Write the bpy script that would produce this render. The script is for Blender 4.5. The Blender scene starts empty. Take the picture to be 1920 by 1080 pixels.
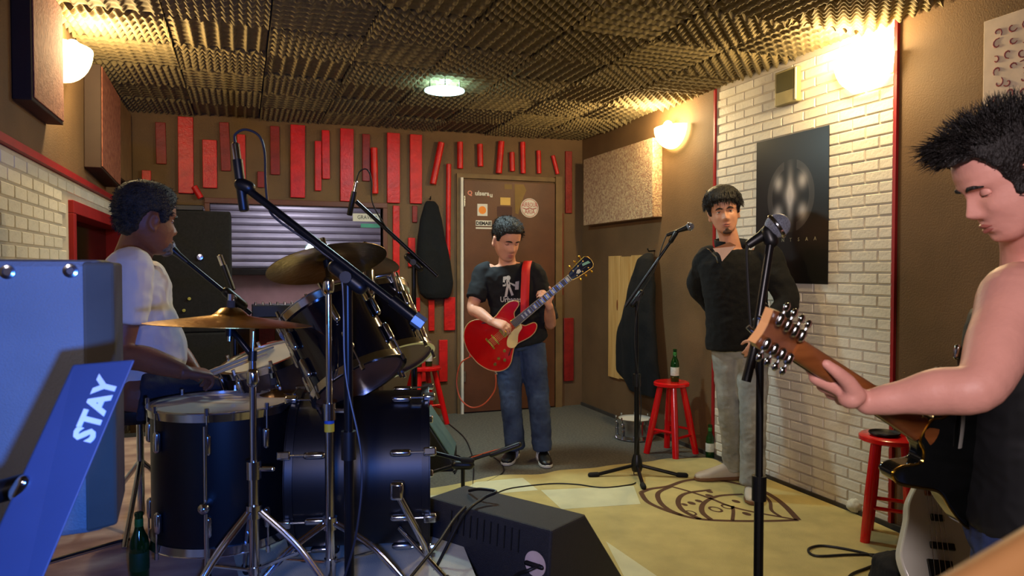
import bpy, bmesh, math, random
from mathutils import Vector, Matrix, noise
random.seed(7)
PI = math.pi
V = Vector
# ------------------------------------------------------------------ camera, world, lights, exposure
FPX = 1374.0
YAW, PITCH, CAMZ = math.radians(20.2), math.radians(1.46), 1.35
cam = bpy.data.cameras.new('camera'); cam.sensor_width = 36.0; cam.lens = 36.0*FPX/1920.0; cam.clip_start = 0.05
camo = bpy.data.objects.new('camera', cam); bpy.context.scene.collection.objects.link(camo)
camo.location = (0, 0, CAMZ); camo.rotation_euler = (PI/2-PITCH, 0, -YAW)
bpy.context.scene.camera = camo
cam.dof.use_dof = True; cam.dof.focus_distance = 3.6; cam.dof.aperture_fstop = 6.5
FWD = V((math.sin(YAW)*math.cos(PITCH), math.cos(YAW)*math.cos(PITCH), -math.sin(PITCH)))
RGT = V((math.cos(YAW), -math.sin(YAW), 0)); UPV = RGT.cross(FWD)
CP = V((0, 0, CAMZ))
def ray(px, py): return FWD + RGT*((px-960)/FPX) + UPV*((540-py)/FPX)
def P(px, py, d): return CP + ray(px, py)*d
def F(px, py, z=0.0):
    r = ray(px, py); return CP + r*((z-CAMZ)/r.z)
def WX(px, py, X):
    r = ray(px, py); return CP + r*(X/r.x)
def WY(px, py, Y):
    r = ray(px, py); return CP + r*(Y/r.y)

sc = bpy.context.scene
sc.view_settings.view_transform = 'Standard'; sc.view_settings.look = 'None'
sc.view_settings.gamma = 1.0; sc.view_settings.use_curve_mapping = False
sc.view_settings.exposure = 0.0
w = bpy.data.worlds.new('world'); sc.world = w; w.use_nodes = True
w.node_tree.nodes['Background'].inputs[0].default_value = (0.25, 0.25, 0.3, 1)
w.node_tree.nodes['Background'].inputs[1].default_value = 0.02

def lamp(name, kind, loc, col, power, size=0.1, target=None, spot=None, blend=.5, size_y=None):
    l = bpy.data.lights.new(name, kind); l.color = col; l.energy = power
    if kind == 'AREA':
        l.size = size
        if size_y: l.shape = 'RECTANGLE'; l.size_y = size_y
    else: l.shadow_soft_size = size
    if kind == 'SPOT': l.spot_size = spot; l.spot_blend = blend
    o = bpy.data.objects.new(name, l); sc.collection.objects.link(o); o.location = loc
    if target is not None:
        o.rotation_euler = (V(target)-V(loc)).to_track_quat('-Z', 'Y').to_euler()
    return o
ROOM_L, ROOM_R, ROOM_B, ROOM_F, CEIL = -0.87, 3.17, 6.6, -1.6, 2.66
WARM = (1.0, 0.76, 0.40)
SCONCES = [(ROOM_L, 4.30, 2.44, 1), (ROOM_R, 4.93, 2.42, -1), (ROOM_R, 3.06, 2.44, -1)]
for i, (x, y, z, s) in enumerate(SCONCES):
    lamp('sconce_light', 'POINT', (x+s*0.17, y, z+.02), WARM, (60, 52, 56)[i], 0.06)
lamp('ceiling_lamp_light', 'AREA', (1.30, 4.86, 2.545), (0.70, 0.95, 1.0), 36, 0.26, target=(1.30, 4.86, 0))
lamp('ceiling_lamp_up', 'POINT', (1.30, 4.86, 2.60), (0.5, 0.95, 1.0), 2.0, 0.03)
# blue stage light by the camera, added fill behind it, control room light
lamp('blue_stage_light', 'SPOT', tuple(P(520, 1120, .42)), (0.06, 0.22, 1.0), 100, 0.03, target=tuple(P(180, 900, 1.5)), spot=math.radians(105), blend=.7)
lamp('rear_fill_light', 'AREA', (-0.70, -1.2, 2.1), (1.0, 0.84, 0.87), 15, 0.5, target=(2.5, 2.9, 1.0)).data.spread = math.radians(75)  # soft pinkish fill, added to light the man at the right
lamp('control_room_light', 'AREA', (0.5, 7.35, 2.2), (0.95, 0.85, 0.95), 17, 0.6, target=(0.5, 7.5, 1.2))

# ------------------------------------------------------------------ materials
def lin(c):
    return tuple(((v/255)/12.92 if v/255 <= .04045 else ((v/255+.055)/1.055)**2.4) for v in c)
MATS = {}
def mat(name, rgb, rough=.6, metal=0, var=.12, vs=8, bump=0, bs=80, coat=0, emit=0, trans=0, ior=1.45, rgb2=None, alpha=1, sheen=0, stretch=None, detail=4):
    if name in MATS: return MATS[name]
    m = bpy.data.materials.new(name); m.use_nodes = True; nt = m.node_tree; b = nt.nodes['Principled BSDF']
    c = lin(rgb); b.inputs['Roughness'].default_value = rough; b.inputs['Metallic'].default_value = metal
    b.inputs['Coat Weight'].default_value = coat; b.inputs['Coat Roughness'].default_value = .08
    b.inputs['Transmission Weight'].default_value = trans; b.inputs['IOR'].default_value = ior
    b.inputs['Alpha'].default_value = alpha
    if sheen: b.inputs['Sheen Weight'].default_value = sheen
    tc = nt.nodes.new('ShaderNodeTexCoord'); src = tc.outputs['Object']
    if stretch:
        mp = nt.nodes.new('ShaderNodeMapping'); mp.inputs['Scale'].default_value = stretch
        nt.links.new(src, mp.inputs[0]); src = mp.outputs[0]
    n = nt.nodes.new('ShaderNodeTexNoise'); n.inputs['Scale'].default_value = vs; n.inputs['Detail'].default_value = detail
    nt.links.new(src, n.inputs['Vector'])
    r = nt.nodes.new('ShaderNodeValToRGB')
    c2 = lin(rgb2) if rgb2 else tuple(v*(1-var) for v in c); c1 = c if rgb2 else tuple(min(1, v*(1+var)) for v in c)
    r.color_ramp.elements[0].position = .35; r.color_ramp.elements[1].position = .65
    r.color_ramp.elements[0].color = (*c2, 1); r.color_ramp.elements[1].color = (*c1, 1)
    nt.links.new(n.outputs['Fac'], r.inputs[0]); nt.links.new(r.outputs[0], b.inputs['Base Color'])
    if bump:
        n2 = nt.nodes.new('ShaderNodeTexNoise'); n2.inputs['Scale'].default_value = bs; n2.inputs['Detail'].default_value = 3
        nt.links.new(src, n2.inputs['Vector'])
        bp = nt.nodes.new('ShaderNodeBump'); bp.inputs['Strength'].default_value = bump; bp.inputs['Distance'].default_value = .01
        nt.links.new(n2.outputs['Fac'], bp.inputs['Height']); nt.links.new(bp.outputs[0], b.inputs['Normal'])
    if emit:
        b.inputs['Emission Color'].default_value = (*c, 1); b.inputs['Emission Strength'].default_value = emit
    MATS[name] = m; return m

M_wall = mat('brown_wall_paint', (104, 78, 49), .75, var=.12, vs=3, bump=.22, bs=120)
M_foam = mat('acoustic_foam', (112, 97, 66), .95, var=.12, vs=30, bump=.3, bs=200)
M_floor = mat('grey_carpet', (92, 88, 78), .95, var=.25, vs=60, bump=.4, bs=400)
M_brick = mat('white_brick', (220, 212, 196), .6, var=.07, vs=5, bump=.25, bs=60)
M_brick2 = mat('white_brick_grey', (212, 205, 190), .6, var=.08, vs=5, bump=.25, bs=60)
M_mortar = mat('mortar', (186, 174, 158), .8, var=.1)
M_redwood = mat('red_painted_wood', (196, 20, 18), .42, var=.22, vs=9, bump=.3, bs=40)
M_reddark = mat('dark_red_painted_wood', (128, 22, 16), .5, var=.2, vs=9, bump=.3, bs=40)
M_redgloss = mat('red_gloss_paint', (205, 10, 16), .22, var=.08, vs=6, coat=.5)
M_redtrim = mat('red_trim', (150, 24, 28), .5, var=.08)
M_door = mat('brown_door', (88, 50, 28), .5, var=.15, vs=4, bump=.1)
M_dframe = mat('door_frame_wood', (112, 86, 50), .6, var=.15)
M_white = mat('white_edge', (214, 206, 186), .6, var=.05)
M_black = mat('black_plastic', (14, 14, 16), .4, var=.1)
M_blackmetal = mat('black_metal', (18, 18, 21), .3, metal=.3, var=.1)
M_blackcloth = mat('black_cloth', (9, 9, 10), .95, var=.2, vs=20, bump=.3, bs=40)
M_carpetblack = mat('black_cabinet_carpet', (30, 28, 27), .95, var=.2, vs=60, bump=.5, bs=300)
M_vinyl = mat('black_vinyl', (34, 34, 38), .55, var=.1, vs=60, bump=.5, bs=350)
M_chrome = mat('chrome', (205, 208, 214), .14, metal=1, var=.05)
M_gold = mat('gold_metal', (214, 164, 62), .2, metal=1, var=.05)
M_brass = mat('cymbal_bronze', (178, 134, 66), .3, metal=1, var=.2, vs=6, bump=.15, bs=50)
M_drum = mat('black_drum_shell', (9, 10, 16), .12, var=.1, coat=.6)
M_drumdull = mat('black_drum_wrap', (7, 8, 14), .42, var=.1)
M_headwhite = mat('drum_head', (206, 200, 186), .5, var=.05)
M_rubber = mat('rubber', (12, 12, 12), .8, var=.1)
M_glassgreen = mat('green_bottle_glass', (20, 72, 26), .05, var=.05, trans=.5, ior=1.5)
M_label = mat('bottle_label', (196, 196, 186), .6, var=.1, vs=80)
M_greenlabel = mat('green_paper_label', (40, 110, 40), .6, var=.1)
M_pine = mat('pine_board', (214, 174, 108), .5, rgb2=(196, 150, 84), vs=5, stretch=(6, 6, .5), bump=.1)
M_knot = mat('pine_knot', (128, 70, 34), .6)
M_panelcloth = mat('mottled_panel_cloth', (196, 170, 130), .9, rgb2=(150, 112, 88), vs=60, bump=.5, bs=90, detail=2)
M_panelpale = mat('pale_panel_cloth', (214, 196, 178), .9, var=.06, vs=20)
M_panelred = mat('red_brown_panel_cloth', (150, 92, 70), .9, rgb2=(120, 64, 48), vs=30, bump=.4)
M_frame = mat('dark_brown_frame', (52, 34, 22), .7, var=.1)
M_sticker = mat('sticker_white', (206, 200, 184), .5, var=.04)
M_orange = mat('sticker_orange', (228, 130, 30), .5, var=.04)
M_ink = mat('ink_black', (26, 22, 24), .6)
M_inkred = mat('ink_red', (168, 52, 50), .6)
M_skinA = mat('skin_light', (204, 146, 118), .5, var=.06, vs=14, bump=.1, bs=90)
M_skinB = mat('skin_brown', (128, 78, 56), .5, var=.07, vs=14, bump=.1, bs=90)
M_skinC = mat('skin_pale', (222, 158, 142), .5, var=.05, vs=14, bump=.1, bs=90)
M_hair = mat('dark_hair', (24, 19, 17), .55, var=.3, vs=60, bump=.9, bs=160, stretch=(1, 1, .3))
M_hairgrey = mat('greying_hair', (54, 52, 50), .7, rgb2=(26, 24, 23), vs=40, bump=.9, bs=160)
M_tshirt = mat('black_tshirt', (17, 19, 23), .9, var=.2, vs=12)
M_tank = mat('black_tank_top', (16, 17, 20), .7, var=.15, vs=12)
M_shirtwhite = mat('white_tshirt', (214, 208, 204), .85, var=.05, vs=9)
M_jeans = mat('blue_denim', (62, 78, 104), .9, rgb2=(36, 48, 74), vs=7, bump=.2, bs=200)
M_jeansdark = mat('dark_denim', (44, 48, 62), .9, rgb2=(28, 32, 44), vs=7, bump=.2, bs=200)
M_jeansblue = mat('bright_blue_denim', (52, 70, 120), .9, rgb2=(30, 42, 84), vs=7, bump=.2, bs=200)
M_jeansgrey = mat('grey_denim', (164, 164, 158), .9, rgb2=(128, 128, 124), vs=8, bump=.2, bs=200)
M_eye = mat('eye_white', (220, 212, 204), .2)
M_iris = mat('iris_dark', (30, 20, 14), .2)
M_lip = mat('lip', (162, 92, 82), .45, var=.05)
M_lipdark = mat('lip_dark', (104, 58, 48), .45, var=.05)
M_grille = mat('mic_grille', (150, 156, 172), .45, metal=.35, var=.3, vs=300, bump=1, bs=500)
M_cable = mat('black_cable', (16, 16, 18), .5)
M_cableorange = mat('orange_cable', (196, 84, 50), .5)

# ------------------------------------------------------------------ mesh helpers
COLL = sc.collection
ROOTS = {}
def catmull(pts, n=8, closed=False):
    pts = [V(p) for p in pts]; out = []; N = len(pts)
    rng = range(N if closed else N-1)
    for i in rng:
        if closed: a, b, c, d = pts[(i-1) % N], pts[i], pts[(i+1) % N], pts[(i+2) % N]
        else: a, b, c, d = pts[max(i-1, 0)], pts[i], pts[i+1], pts[min(i+2, N-1)]
        for k in range(n):
            t = k/n
            out.append(.5*((2*b)+(-a+c)*t+(2*a-5*b+4*c-d)*t*t+(-a+3*b-3*c+d)*t**3))
    if not closed: out.append(pts[-1])
    return out
def frame(z, x=None):
    z = V(z).normalized()
    if x is None: x = V((1, 0, 0)) if abs(z.x) < .8 else V((0, 1, 0))
    x = V(x); x = (x-z*x.dot(z)).normalized(); y = z.cross(x)
    m = Matrix.Identity(4)
    for i in range(3): m[i][0], m[i][1], m[i][2] = x[i], y[i], z[i]
    return m
def at(loc, m=None):
    t = Matrix.Translation(V(loc)); return t @ m if m is not None else t
class MB:
    def __init__(s): s.v = []; s.f = []
    def add(s, vs, fs, M=None):
        o = len(s.v); s.v += [(M @ V(v)) if M is not None else V(v) for v in vs]
        s.f += [tuple(i+o for i in f) for f in fs]; return s
    def box(s, c, d, M=None):
        c = V(c); x, y, z = d[0]/2, d[1]/2, d[2]/2
        vs = [c+V((a*x, b*y, e*z)) for a in (-1, 1) for b in (-1, 1) for e in (-1, 1)]
        return s.add(vs, [(0, 1, 3, 2), (4, 6, 7, 5), (0, 4, 5, 1), (2, 3, 7, 6), (0, 2, 6, 4), (1, 5, 7, 3)], M)
    def box2(s, a, b, M=None):
        a, b = V(a), V(b); return s.box((a+b)/2, (abs(b.x-a.x), abs(b.y-a.y), abs(b.z-a.z)), M)
    def loft(s, rings, n=16, p=2.0, M=None, caps=True):
        vs = []; fs = []
        for (c, a, b) in rings:
            c, a, b = V(c), V(a), V(b)
            for k in range(n):
                t = 2*PI*k/n; ca, sa = math.cos(t), math.sin(t)
                if p != 2.0:
                    ca = math.copysign(abs(ca)**(2/p), ca); sa = math.copysign(abs(sa)**(2/p), sa)
                vs.append(c+a*ca+b*sa)
        m = len(rings)
        for i in range(m-1):
            for k in range(n):
                k2 = (k+1) % n
                fs.append((i*n+k, i*n+k2, (i+1)*n+k2, (i+1)*n+k))
        if caps:
            fs.append(tuple(range(n-1, -1, -1))); fs.append(tuple((m-1)*n+k for k in range(n)))
        return s.add(vs, fs, M)
    def tube(s, pts, r, n=10, M=None, rnd=False, flat=None, hint=None):
        pts = [V(p) for p in pts]; N = len(pts)
        rs = [r]*N if isinstance(r, (int, float)) else list(r)
        if flat is None: flat = 1.0
        T = []
        for i in range(N):
            a = pts[max(i-1, 0)]; b = pts[min(i+1, N-1)]; T.append((b-a).normalized())
        x = V(hint) if hint is not None else (V((0, 0, 1)) if abs(T[0].z) < .9 else V((1, 0, 0)))
        rings = []
        x = (x-T[0]*x.dot(T[0])).normalized()
        def ring(c, t, xx, rr): rings.append((c, xx*rr, t.cross(xx)*rr*flat))
        if rnd:
            for a in (80, 55, 28): ring(pts[0]-T[0]*rs[0]*math.sin(math.radians(a)), T[0], x, rs[0]*math.cos(math.radians(a)))
        for i in range(N):
            x = (x-T[i]*x.dot(T[i])).normalized(); ring(pts[i], T[i], x, rs[i])
        if rnd:
            for a in (28, 55, 80): ring(pts[-1]+T[-1]*rs[-1]*math.sin(math.radians(a)), T[-1], x, rs[-1]*math.cos(math.radians(a)))
        return s.loft(rings, n, M=M)
    def cyl(s, a, b, r, n=16, r2=None, M=None): return s.tube([a, b], [r, r if r2 is None else r2], n, M)
    def lathe(s, prof, M=None, n=32):
        # closed profile of (r, z); r=0 ends allowed
        rings = [((0, 0, z), (max(r, 1e-4), 0, 0), (0, max(r, 1e-4), 0)) for r, z in prof]
        return s.loft(rings, n, M=M)
    def ell(s, c, r, M=None, n=16, m=10):
        c = V(c); rings = []
        for i in range(m+1):
            t = -PI/2+PI*i/m; t = max(min(t, PI/2-.02), -PI/2+.02)
            rings.append((c+V((0, 0, r[2]*math.sin(t))), V((r[0]*math.cos(t), 0, 0)), V((0, r[1]*math.cos(t), 0))))
        return s.loft(rings, n, M=M)
    def prism(s, out, h, M=None, z0=0):
        # outline list of (x, y); thickness h along z
        n = len(out); vs = [(p[0], p[1], z0) for p in out]+[(p[0], p[1], z0+h) for p in out]
        ar = sum(out[i][0]*out[(i+1) % n][1]-out[(i+1) % n][0]*out[i][1] for i in range(n))
        fs = [tuple(range(n-1, -1, -1)), tuple(range(n, 2*n))]+[(i, (i+1) % n, n+(i+1) % n, n+i) for i in range(n)]
        if ar < 0: fs = [tuple(reversed(f)) for f in fs]
        return s.add(vs, fs, M)
    def torus(s, R, r, M=None, n=40, k=8, flat=1):
        vs = []; fs = []
        for i in range(n):
            a = 2*PI*i/n
            for j in range(k):
                b = 2*PI*j/k; rr = R+r*math.cos(b)
                vs.append((rr*math.cos(a), rr*math.sin(a), r*flat*math.sin(b)))
        for i in range(n):
            for j in range(k):
                fs.append((i*k+j, ((i+1) % n)*k+j, ((i+1) % n)*k+(j+1) % k, i*k+(j+1) % k))
        return s.add(vs, fs, M)
    def build(s, name, m, parent=None, smooth=True, bevel=0, kind=None, label=None, cat=None, group=None, seg=2):
        me = bpy.data.meshes.new(name)
        if parent is not None:
            inv = ROOTS[parent.name]; vs = [inv @ v for v in s.v]
        else:
            lo = V([min(v[i] for v in s.v) for i in range(3)]); hi = V([max(v[i] for v in s.v) for i in range(3)])
            o_ = V(((lo.x+hi.x)/2, (lo.y+hi.y)/2, lo.z)); inv = Matrix.Translation(-o_); vs = [v-o_ for v in s.v]
        me.from_pydata([tuple(v) for v in vs], [], s.f); me.update()
        if smooth:
            me.polygons.foreach_set('use_smooth', [True]*len(me.polygons))
        return link(name, me, m, parent, inv, smooth, bevel, kind, label, cat, group, seg)
def link(name, me, m, parent, inv, smooth=True, bevel=0, kind=None, label=None, cat=None, group=None, seg=2):
    if not me.materials: me.materials.append(m)
    ob = bpy.data.objects.new(name, me); COLL.objects.link(ob)
    if parent is not None: ob.parent = parent
    else: ob.location = inv.inverted().translation
    ROOTS[ob.name] = inv
    if bevel:
        b = ob.modifiers.new('bevel', 'BEVEL'); b.width = bevel; b.segments = seg; b.limit_method = 'ANGLE'; b.angle_limit = math.radians(35)
        b.harden_normals = False
    if smooth:
        try: me.set_sharp_from_angle(angle=math.radians(38))
        except Exception: pass
    tag(ob, label, cat, group, kind)
    return ob
def tag(ob, label=None, cat=None, group=None, kind=None):
    if label: ob['label'] = label
    if cat: ob['category'] = cat
    if group: ob['group'] = group
    if kind: ob['kind'] = kind
    return ob
def thing(name, label, cat, loc, group=None, M=None):
    o = bpy.data.objects.new(name, None); COLL.objects.link(o); o.empty_display_size = .1
    mw = at(loc, M); o.matrix_world = mw; ROOTS[o.name] = mw.inverted()
    return tag(o, label, cat, group)
def copy_tree(o, parent=None):
    c = o.copy(); COLL.objects.link(c)
    if parent is not None: c.parent = parent
    for ch in list(o.children): copy_tree(ch, c)
    return c
def copy_thing(o, loc, rz=0, label=None, group=None):
    c = copy_tree(o); c.location = loc; c.rotation_euler = (0, 0, rz)
    if label: c['label'] = label
    if group: c['group'] = group
    return c
def text_mesh(body, size, M, m, name, parent, depth=.0006, align='CENTER', bold=0, sx=1.0):
    cu = bpy.data.curves.new(name, 'FONT'); cu.body = body; cu.size = size; cu.extrude = depth; cu.align_x = align; cu.align_y = 'CENTER'
    cu.offset = bold; cu.resolution_u = 2
    ob = bpy.data.objects.new(name, cu); COLL.objects.link(ob)
    dg = bpy.context.evaluated_depsgraph_get(); me = bpy.data.meshes.new_from_object(ob.evaluated_get(dg))
    bpy.data.objects.remove(ob); bpy.data.curves.remove(cu)
    me.transform(ROOTS[parent.name] @ M @ Matrix.Diagonal((sx, 1, 1, 1))); me.name = name
    me.materials.clear()
    return link(name, me, m, parent, ROOTS[parent.name], smooth=False)
def remesh(mb, voxel, smooth=3, wr=0, wscale=9, sf=.5):
    me = bpy.data.meshes.new('tmp'); me.from_pydata([tuple(v) for v in mb.v], [], mb.f); me.update()
    ob = bpy.data.objects.new('tmp', me); COLL.objects.link(ob)
    r = ob.modifiers.new('r', 'REMESH'); r.mode = 'VOXEL'; r.voxel_size = voxel; r.adaptivity = 0
    if smooth:
        s = ob.modifiers.new('s', 'SMOOTH'); s.factor = sf; s.iterations = smooth
    dg = bpy.context.evaluated_depsgraph_get(); out = bpy.data.meshes.new_from_object(ob.evaluated_get(dg))
    bpy.data.objects.remove(ob); bpy.data.meshes.remove(me)
    if wr:
        ns = [v.normal.copy() for v in out.vertices]
        for v, nn in zip(out.vertices, ns):
            p = v.co
            a = noise.noise(V((p.x*wscale, p.y*wscale, p.z*wscale*1.7)))
            b = noise.noise(V((p.x*wscale*2.3+5, p.y*wscale*2.3, p.z*wscale*3)))
            v.co = p+nn*wr*(a*.7+(1-abs(b)*2)*.4)
    return out
def build_mesh(me, name, m, parent):
    me.transform(ROOTS[parent.name]); me.name = name
    me.polygons.foreach_set('use_smooth', [True]*len(me.polygons))
    me.materials.clear(); me.materials.append(m)
    ob = bpy.data.objects.new(name, me); COLL.objects.link(ob); ob.parent = parent; ROOTS[ob.name] = ROOTS[parent.name]
    return ob
# ------------------------------------------------------------------ the room
def struct(name, mb, m, parent=None, **k):
    o = mb.build(name, m, parent, smooth=False, **k)
    if parent is None: o['kind'] = 'structure'
    return o
LX, RX, BY, FY = ROOM_L, ROOM_R, ROOM_B, ROOM_F
struct('floor', MB().box2((LX-.1, FY-.1, -.1), (RX+.1, BY+1.7, 0)), M_floor)
# ceiling with egg-crate foam tiles
ceil = struct('ceiling', MB().box2((LX-.1, FY-.1, CEIL), (RX+.1, BY+1.7, CEIL+.1)), mat('ceiling_paint', (60, 54, 44), .9))
def foam_mesh(kind):
    n = 72; S = .5; vs = []; fs = []
    for i in range(n+1):
        for j in range(n+1):
            x = -S/2+S*i/n; y = -S/2+S*j/n
            h = (.5+.5*math.cos(2*PI*x/S*6)*math.cos(2*PI*y/S*6))**1.3*1.15 if kind == 0 else .35+.55*(.5+.5*math.cos(2*PI*x/S*7))**4*(.85+.15*math.cos(2*PI*y/S*14))+.08*math.cos(2*PI*y/S*7)
            vs.append((x, y, -.008-.036*h))
    for i in range(n):
        for j in range(n):
            a = i*(n+1)+j; fs.append((a, a+1, a+n+2, a+n+1))
    b = len(vs)
    rim = [i*(n+1) for i in range(n+1)]+[n*(n+1)+j for j in range(1, n+1)]+[i*(n+1)+n for i in range(n-1, -1, -1)]+[j for j in range(n-1, 0, -1)]
    for r in rim: vs.append((vs[r][0], vs[r][1], 0))
    for k in range(len(rim)):
        k2 = (k+1) % len(rim); fs.append((rim[k], b+k, b+k2, rim[k2]))
    me = bpy.data.meshes.new('foam_panel'); me.from_pydata(vs, [], fs); me.update()
    me.polygons.foreach_set('use_smooth', [True]*len(me.polygons)); me.materials.append(M_foam); return me
FM = [foam_mesh(0), foam_mesh(1)]
inv = ROOTS[ceil.name]
nx = 8; sx = (RX-LX-.02)/nx/.5
for i in range(nx):
    for j in range(13):
        y = BY-.25-.5*j
        me = FM[(i+j) % 2]
        ob = bpy.data.objects.new('foam_panel', me); COLL.objects.link(ob); ob.parent = ceil
        rot = (PI/2 if (i+j) % 4 == 3 else 0)
        ob.location = inv @ V((LX+.01+(i+.5)*.5*sx, y, CEIL-.002+random.uniform(-.004, 0)))
        ob.rotation_euler = (random.uniform(-.016, .016), random.uniform(-.016, .016), rot+random.uniform(-.01, .01))
        ob.scale = (.985 if rot else sx*.98, sx*.98 if rot else .985, 1)
# walls
WN = (-.25, 1.19, .93, 1.90)      # control room window x0,x1,z0,z1
bw = MB()
bw.box2((LX-.1, BY, 0), (WN[0], BY+.12, CEIL)); bw.box2((WN[1], BY, 0), (RX+.1, BY+.12, CEIL))
bw.box2((WN[0], BY, 0), (WN[1], BY+.12, WN[2])); bw.box2((WN[0], BY, WN[3]), (WN[1], BY+.12, CEIL))
wall_back = struct('wall_back', bw, M_wall)
W2 = (4.48, 6.30, .75, 1.72)      # dark opening, left wall: y0,y1,z0,z1
lw = MB()
lw.box2((LX-.12, FY-.1, 0), (LX, W2[0], CEIL)); lw.box2((LX-.12, W2[1], 0), (LX, BY+.1, CEIL))
lw.box2((LX-.12, W2[0], 0), (LX, W2[1], W2[2])); lw.box2((LX-.12, W2[0], W2[3]), (LX, W2[1], CEIL))
wall_left = struct('wall_left', lw, M_wall)
wall_right = struct('wall_right', MB().box2((RX, FY-.1, 0), (RX+.12, BY+.1, CEIL)), M_wall)
struct('wall_front', MB().box2((LX-.1, FY-.12, 0), (RX+.1, FY, CEIL)), M_wall)
# brick facing: pieces as parts of the walls
BL, BH, GAP = .186, .0605, .008
brick_me = {}
def brick_mesh(ln, m):
    key = (round(ln, 3), m.name)
    if key not in brick_me:
        mb = MB(); mb.loft([((0, 0, 0), (.5*(ln-GAP), 0, 0), (0, .5*(BH-GAP), 0))], 4) if False else None
        x, y, t = (ln-GAP)/2, (BH-GAP)/2, .006; b = .004
        vs = [(-x, -y, 0), (x, -y, 0), (x, y, 0), (-x, y, 0), (-x+b, -y+b, t), (x-b, -y+b, t), (x-b, y-b, t), (-x+b, y-b, t)]
        fs = [(4, 5, 6, 7), (0, 1, 5, 4), (1, 2, 6, 5), (2, 3, 7, 6), (3, 0, 4, 7)]
        me = bpy.data.meshes.new('brick'); me.from_pydata(vs, [], fs); me.materials.append(m); brick_me[key] = me
    return brick_me[key]
def brickwork(wall, X, sgn, y0, y1, z0, z1, limit, score, skip=None):
    iv = ROOTS[wall.name]; cells = []
    rows = int(round((z1-z0)/BH)); 
    for r in range(rows):
        z = z0+(r+.5)*BH
        y = y0-(BL/2 if r % 2 else 0)
        while y < y1-.01:
            a, b = max(y, y0), min(y+BL, y1)
            if b-a > .03 and not (skip and skip(a, b, z)): cells.append((a, b, z))
            y += BL
    cells.sort(key=score)
    rest = MB(); rz = PI/2 if sgn > 0 else -PI/2
    for i, (a, b, z) in enumerate(cells):
        m = M_brick if random.random() < .6 else M_brick2
        R = Matrix(((0, 0, sgn, 0), (sgn, 0, 0, 0), (0, 1, 0, 0), (0, 0, 0, 1)))
        M = at((X, (a+b)/2, z), R)
        if i < limit:
            ob = bpy.data.objects.new('brick', brick_mesh(b-a, m)); COLL.objects.link(ob); ob.parent = wall
            ob.matrix_local = iv @ M @ Matrix.Translation((0, 0, random.uniform(-.001, .0006)))
        else:
            me = brick_mesh(b-a, M_brick); rest.add([v.co for v in me.vertices], [tuple(p.vertices) for p in me.polygons], M)
    if rest.v:
        o = rest.build('brickwork', M_brick, wall, smooth=False); o['kind'] = 'stuff'
TY0, TY1 = 2.885, 4.40
struct('brick_backing', MB().box2((RX-.004, TY0, 0), (RX, TY1, CEIL-.01)), M_mortar, wall_right)
brickwork(wall_right, RX-.004, -1, TY0, TY1, .0, 43*BH+.002, 300, lambda c: (c[0]-2.5)**2+(c[2]-1.35)**2*.9)
for k, y in enumerate((TY0-.012, TY1+.012)):
    struct('trim_%d' % (k+1), MB().box2((RX-.018, y-.009, 0), (RX-.0005, y+.009, CEIL-.02)), M_redtrim)
struct('brick_backing', MB().box2((LX, 0.5, 0), (LX+.004, W2[0], 1.83)).box2((LX, W2[0], W2[3]), (LX+.004, BY-.001, 1.83)).box2((LX, W2[0], 0), (LX+.004, BY-.001, W2[2])).box2((LX, W2[1], W2[2]), (LX+.004, BY-.001, W2[3])), M_mortar, wall_left)
brickwork(wall_left, LX+.004, 1, 1.9, BY-.01, .0, 30*BH+.001, 240, lambda c: (c[0]-4.1)**2+((c[2]-1.6)*1.8)**2, skip=lambda a, b, z: b > W2[0]-.02 and a < W2[1] and W2[2]-.03 < z < W2[3]+.03)
struct('trim_3', MB().box2((LX, .5, 1.832), (LX+.03, BY-.002, 1.865)), M_redtrim)
# left dark opening with a red frame
wf = MB(); y0, y1, z0, z1 = W2
wf.box2((LX-.10, y0, z1-.07), (LX+.03, y1, z1)); wf.box2((LX-.10, y0, z0), (LX+.03, y1, z0+.07))
wf.box2((LX-.10, y0, z0+.07), (LX+.03, y0+.07, z1-.07)); wf.box2((LX-.10, y1-.07, z0+.07), (LX+.03, y1, z1-.07))
o = struct('window_2', wf, M_redtrim, bevel=.004)
struct('pane', MB().box2((LX-.10, y0+.071, z0+.071), (LX-.09, y1-.071, z1-.071)), mat('dark_glass', (6, 6, 8), .1), o)
# control room window
x0, x1, z0, z1 = WN
M_wframe = mat('window_frame_wood', (98, 52, 34), .5, var=.1)
fr = MB()
fr.box2((x0-.04, BY-.02, z1), (x1+.04, BY+.12, z1+.045)); fr.box2((x0-.04, BY-.02, z0-.045), (x1+.04, BY+.12, z0))
fr.box2((x0-.04, BY-.02, z0), (x0, BY+.12, z1)); fr.box2((x1, BY-.02, z0), (x1+.04, BY+.12, z1))
win = struct('window_1', fr, M_wframe, bevel=.004)
M_glass = mat('window_glass', (240, 245, 250), .02, var=0, trans=1, ior=1.5)
Mp = at(((x0+x1)/2, BY+.26, (z0+z1)/2), Matrix.Rotation(math.radians(5.7), 4, 'Z') @ Matrix.Rotation(-math.radians(12.0), 4, 'X'))
struct('pane', MB().box((0, 0, 0), (1.9, .008, 1.3), Mp), M_glass, win)
st = MB().box2((x1-.26, BY+.04, z1-.12), (x1-.02, BY+.0445, z1-.05)).build('sticker', M_sticker, win, smooth=False, label='white sticker with black lettering')
RY = frame((0, -1, 0), (1, 0, 0))
text_mesh('GRAVINA', .05, at((x1-.13, BY+.0395, z1-.085), RY), M_ink, 'lettering', st, sx=.85)
MB().box2((x1-.19, BY+.04, z1-.175), (x1-.02, BY+.0445, z1-.14)).build('sticker', mat('teal_sticker', (60, 140, 120), .5), win, smooth=False, label='thin teal sticker strip')
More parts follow.
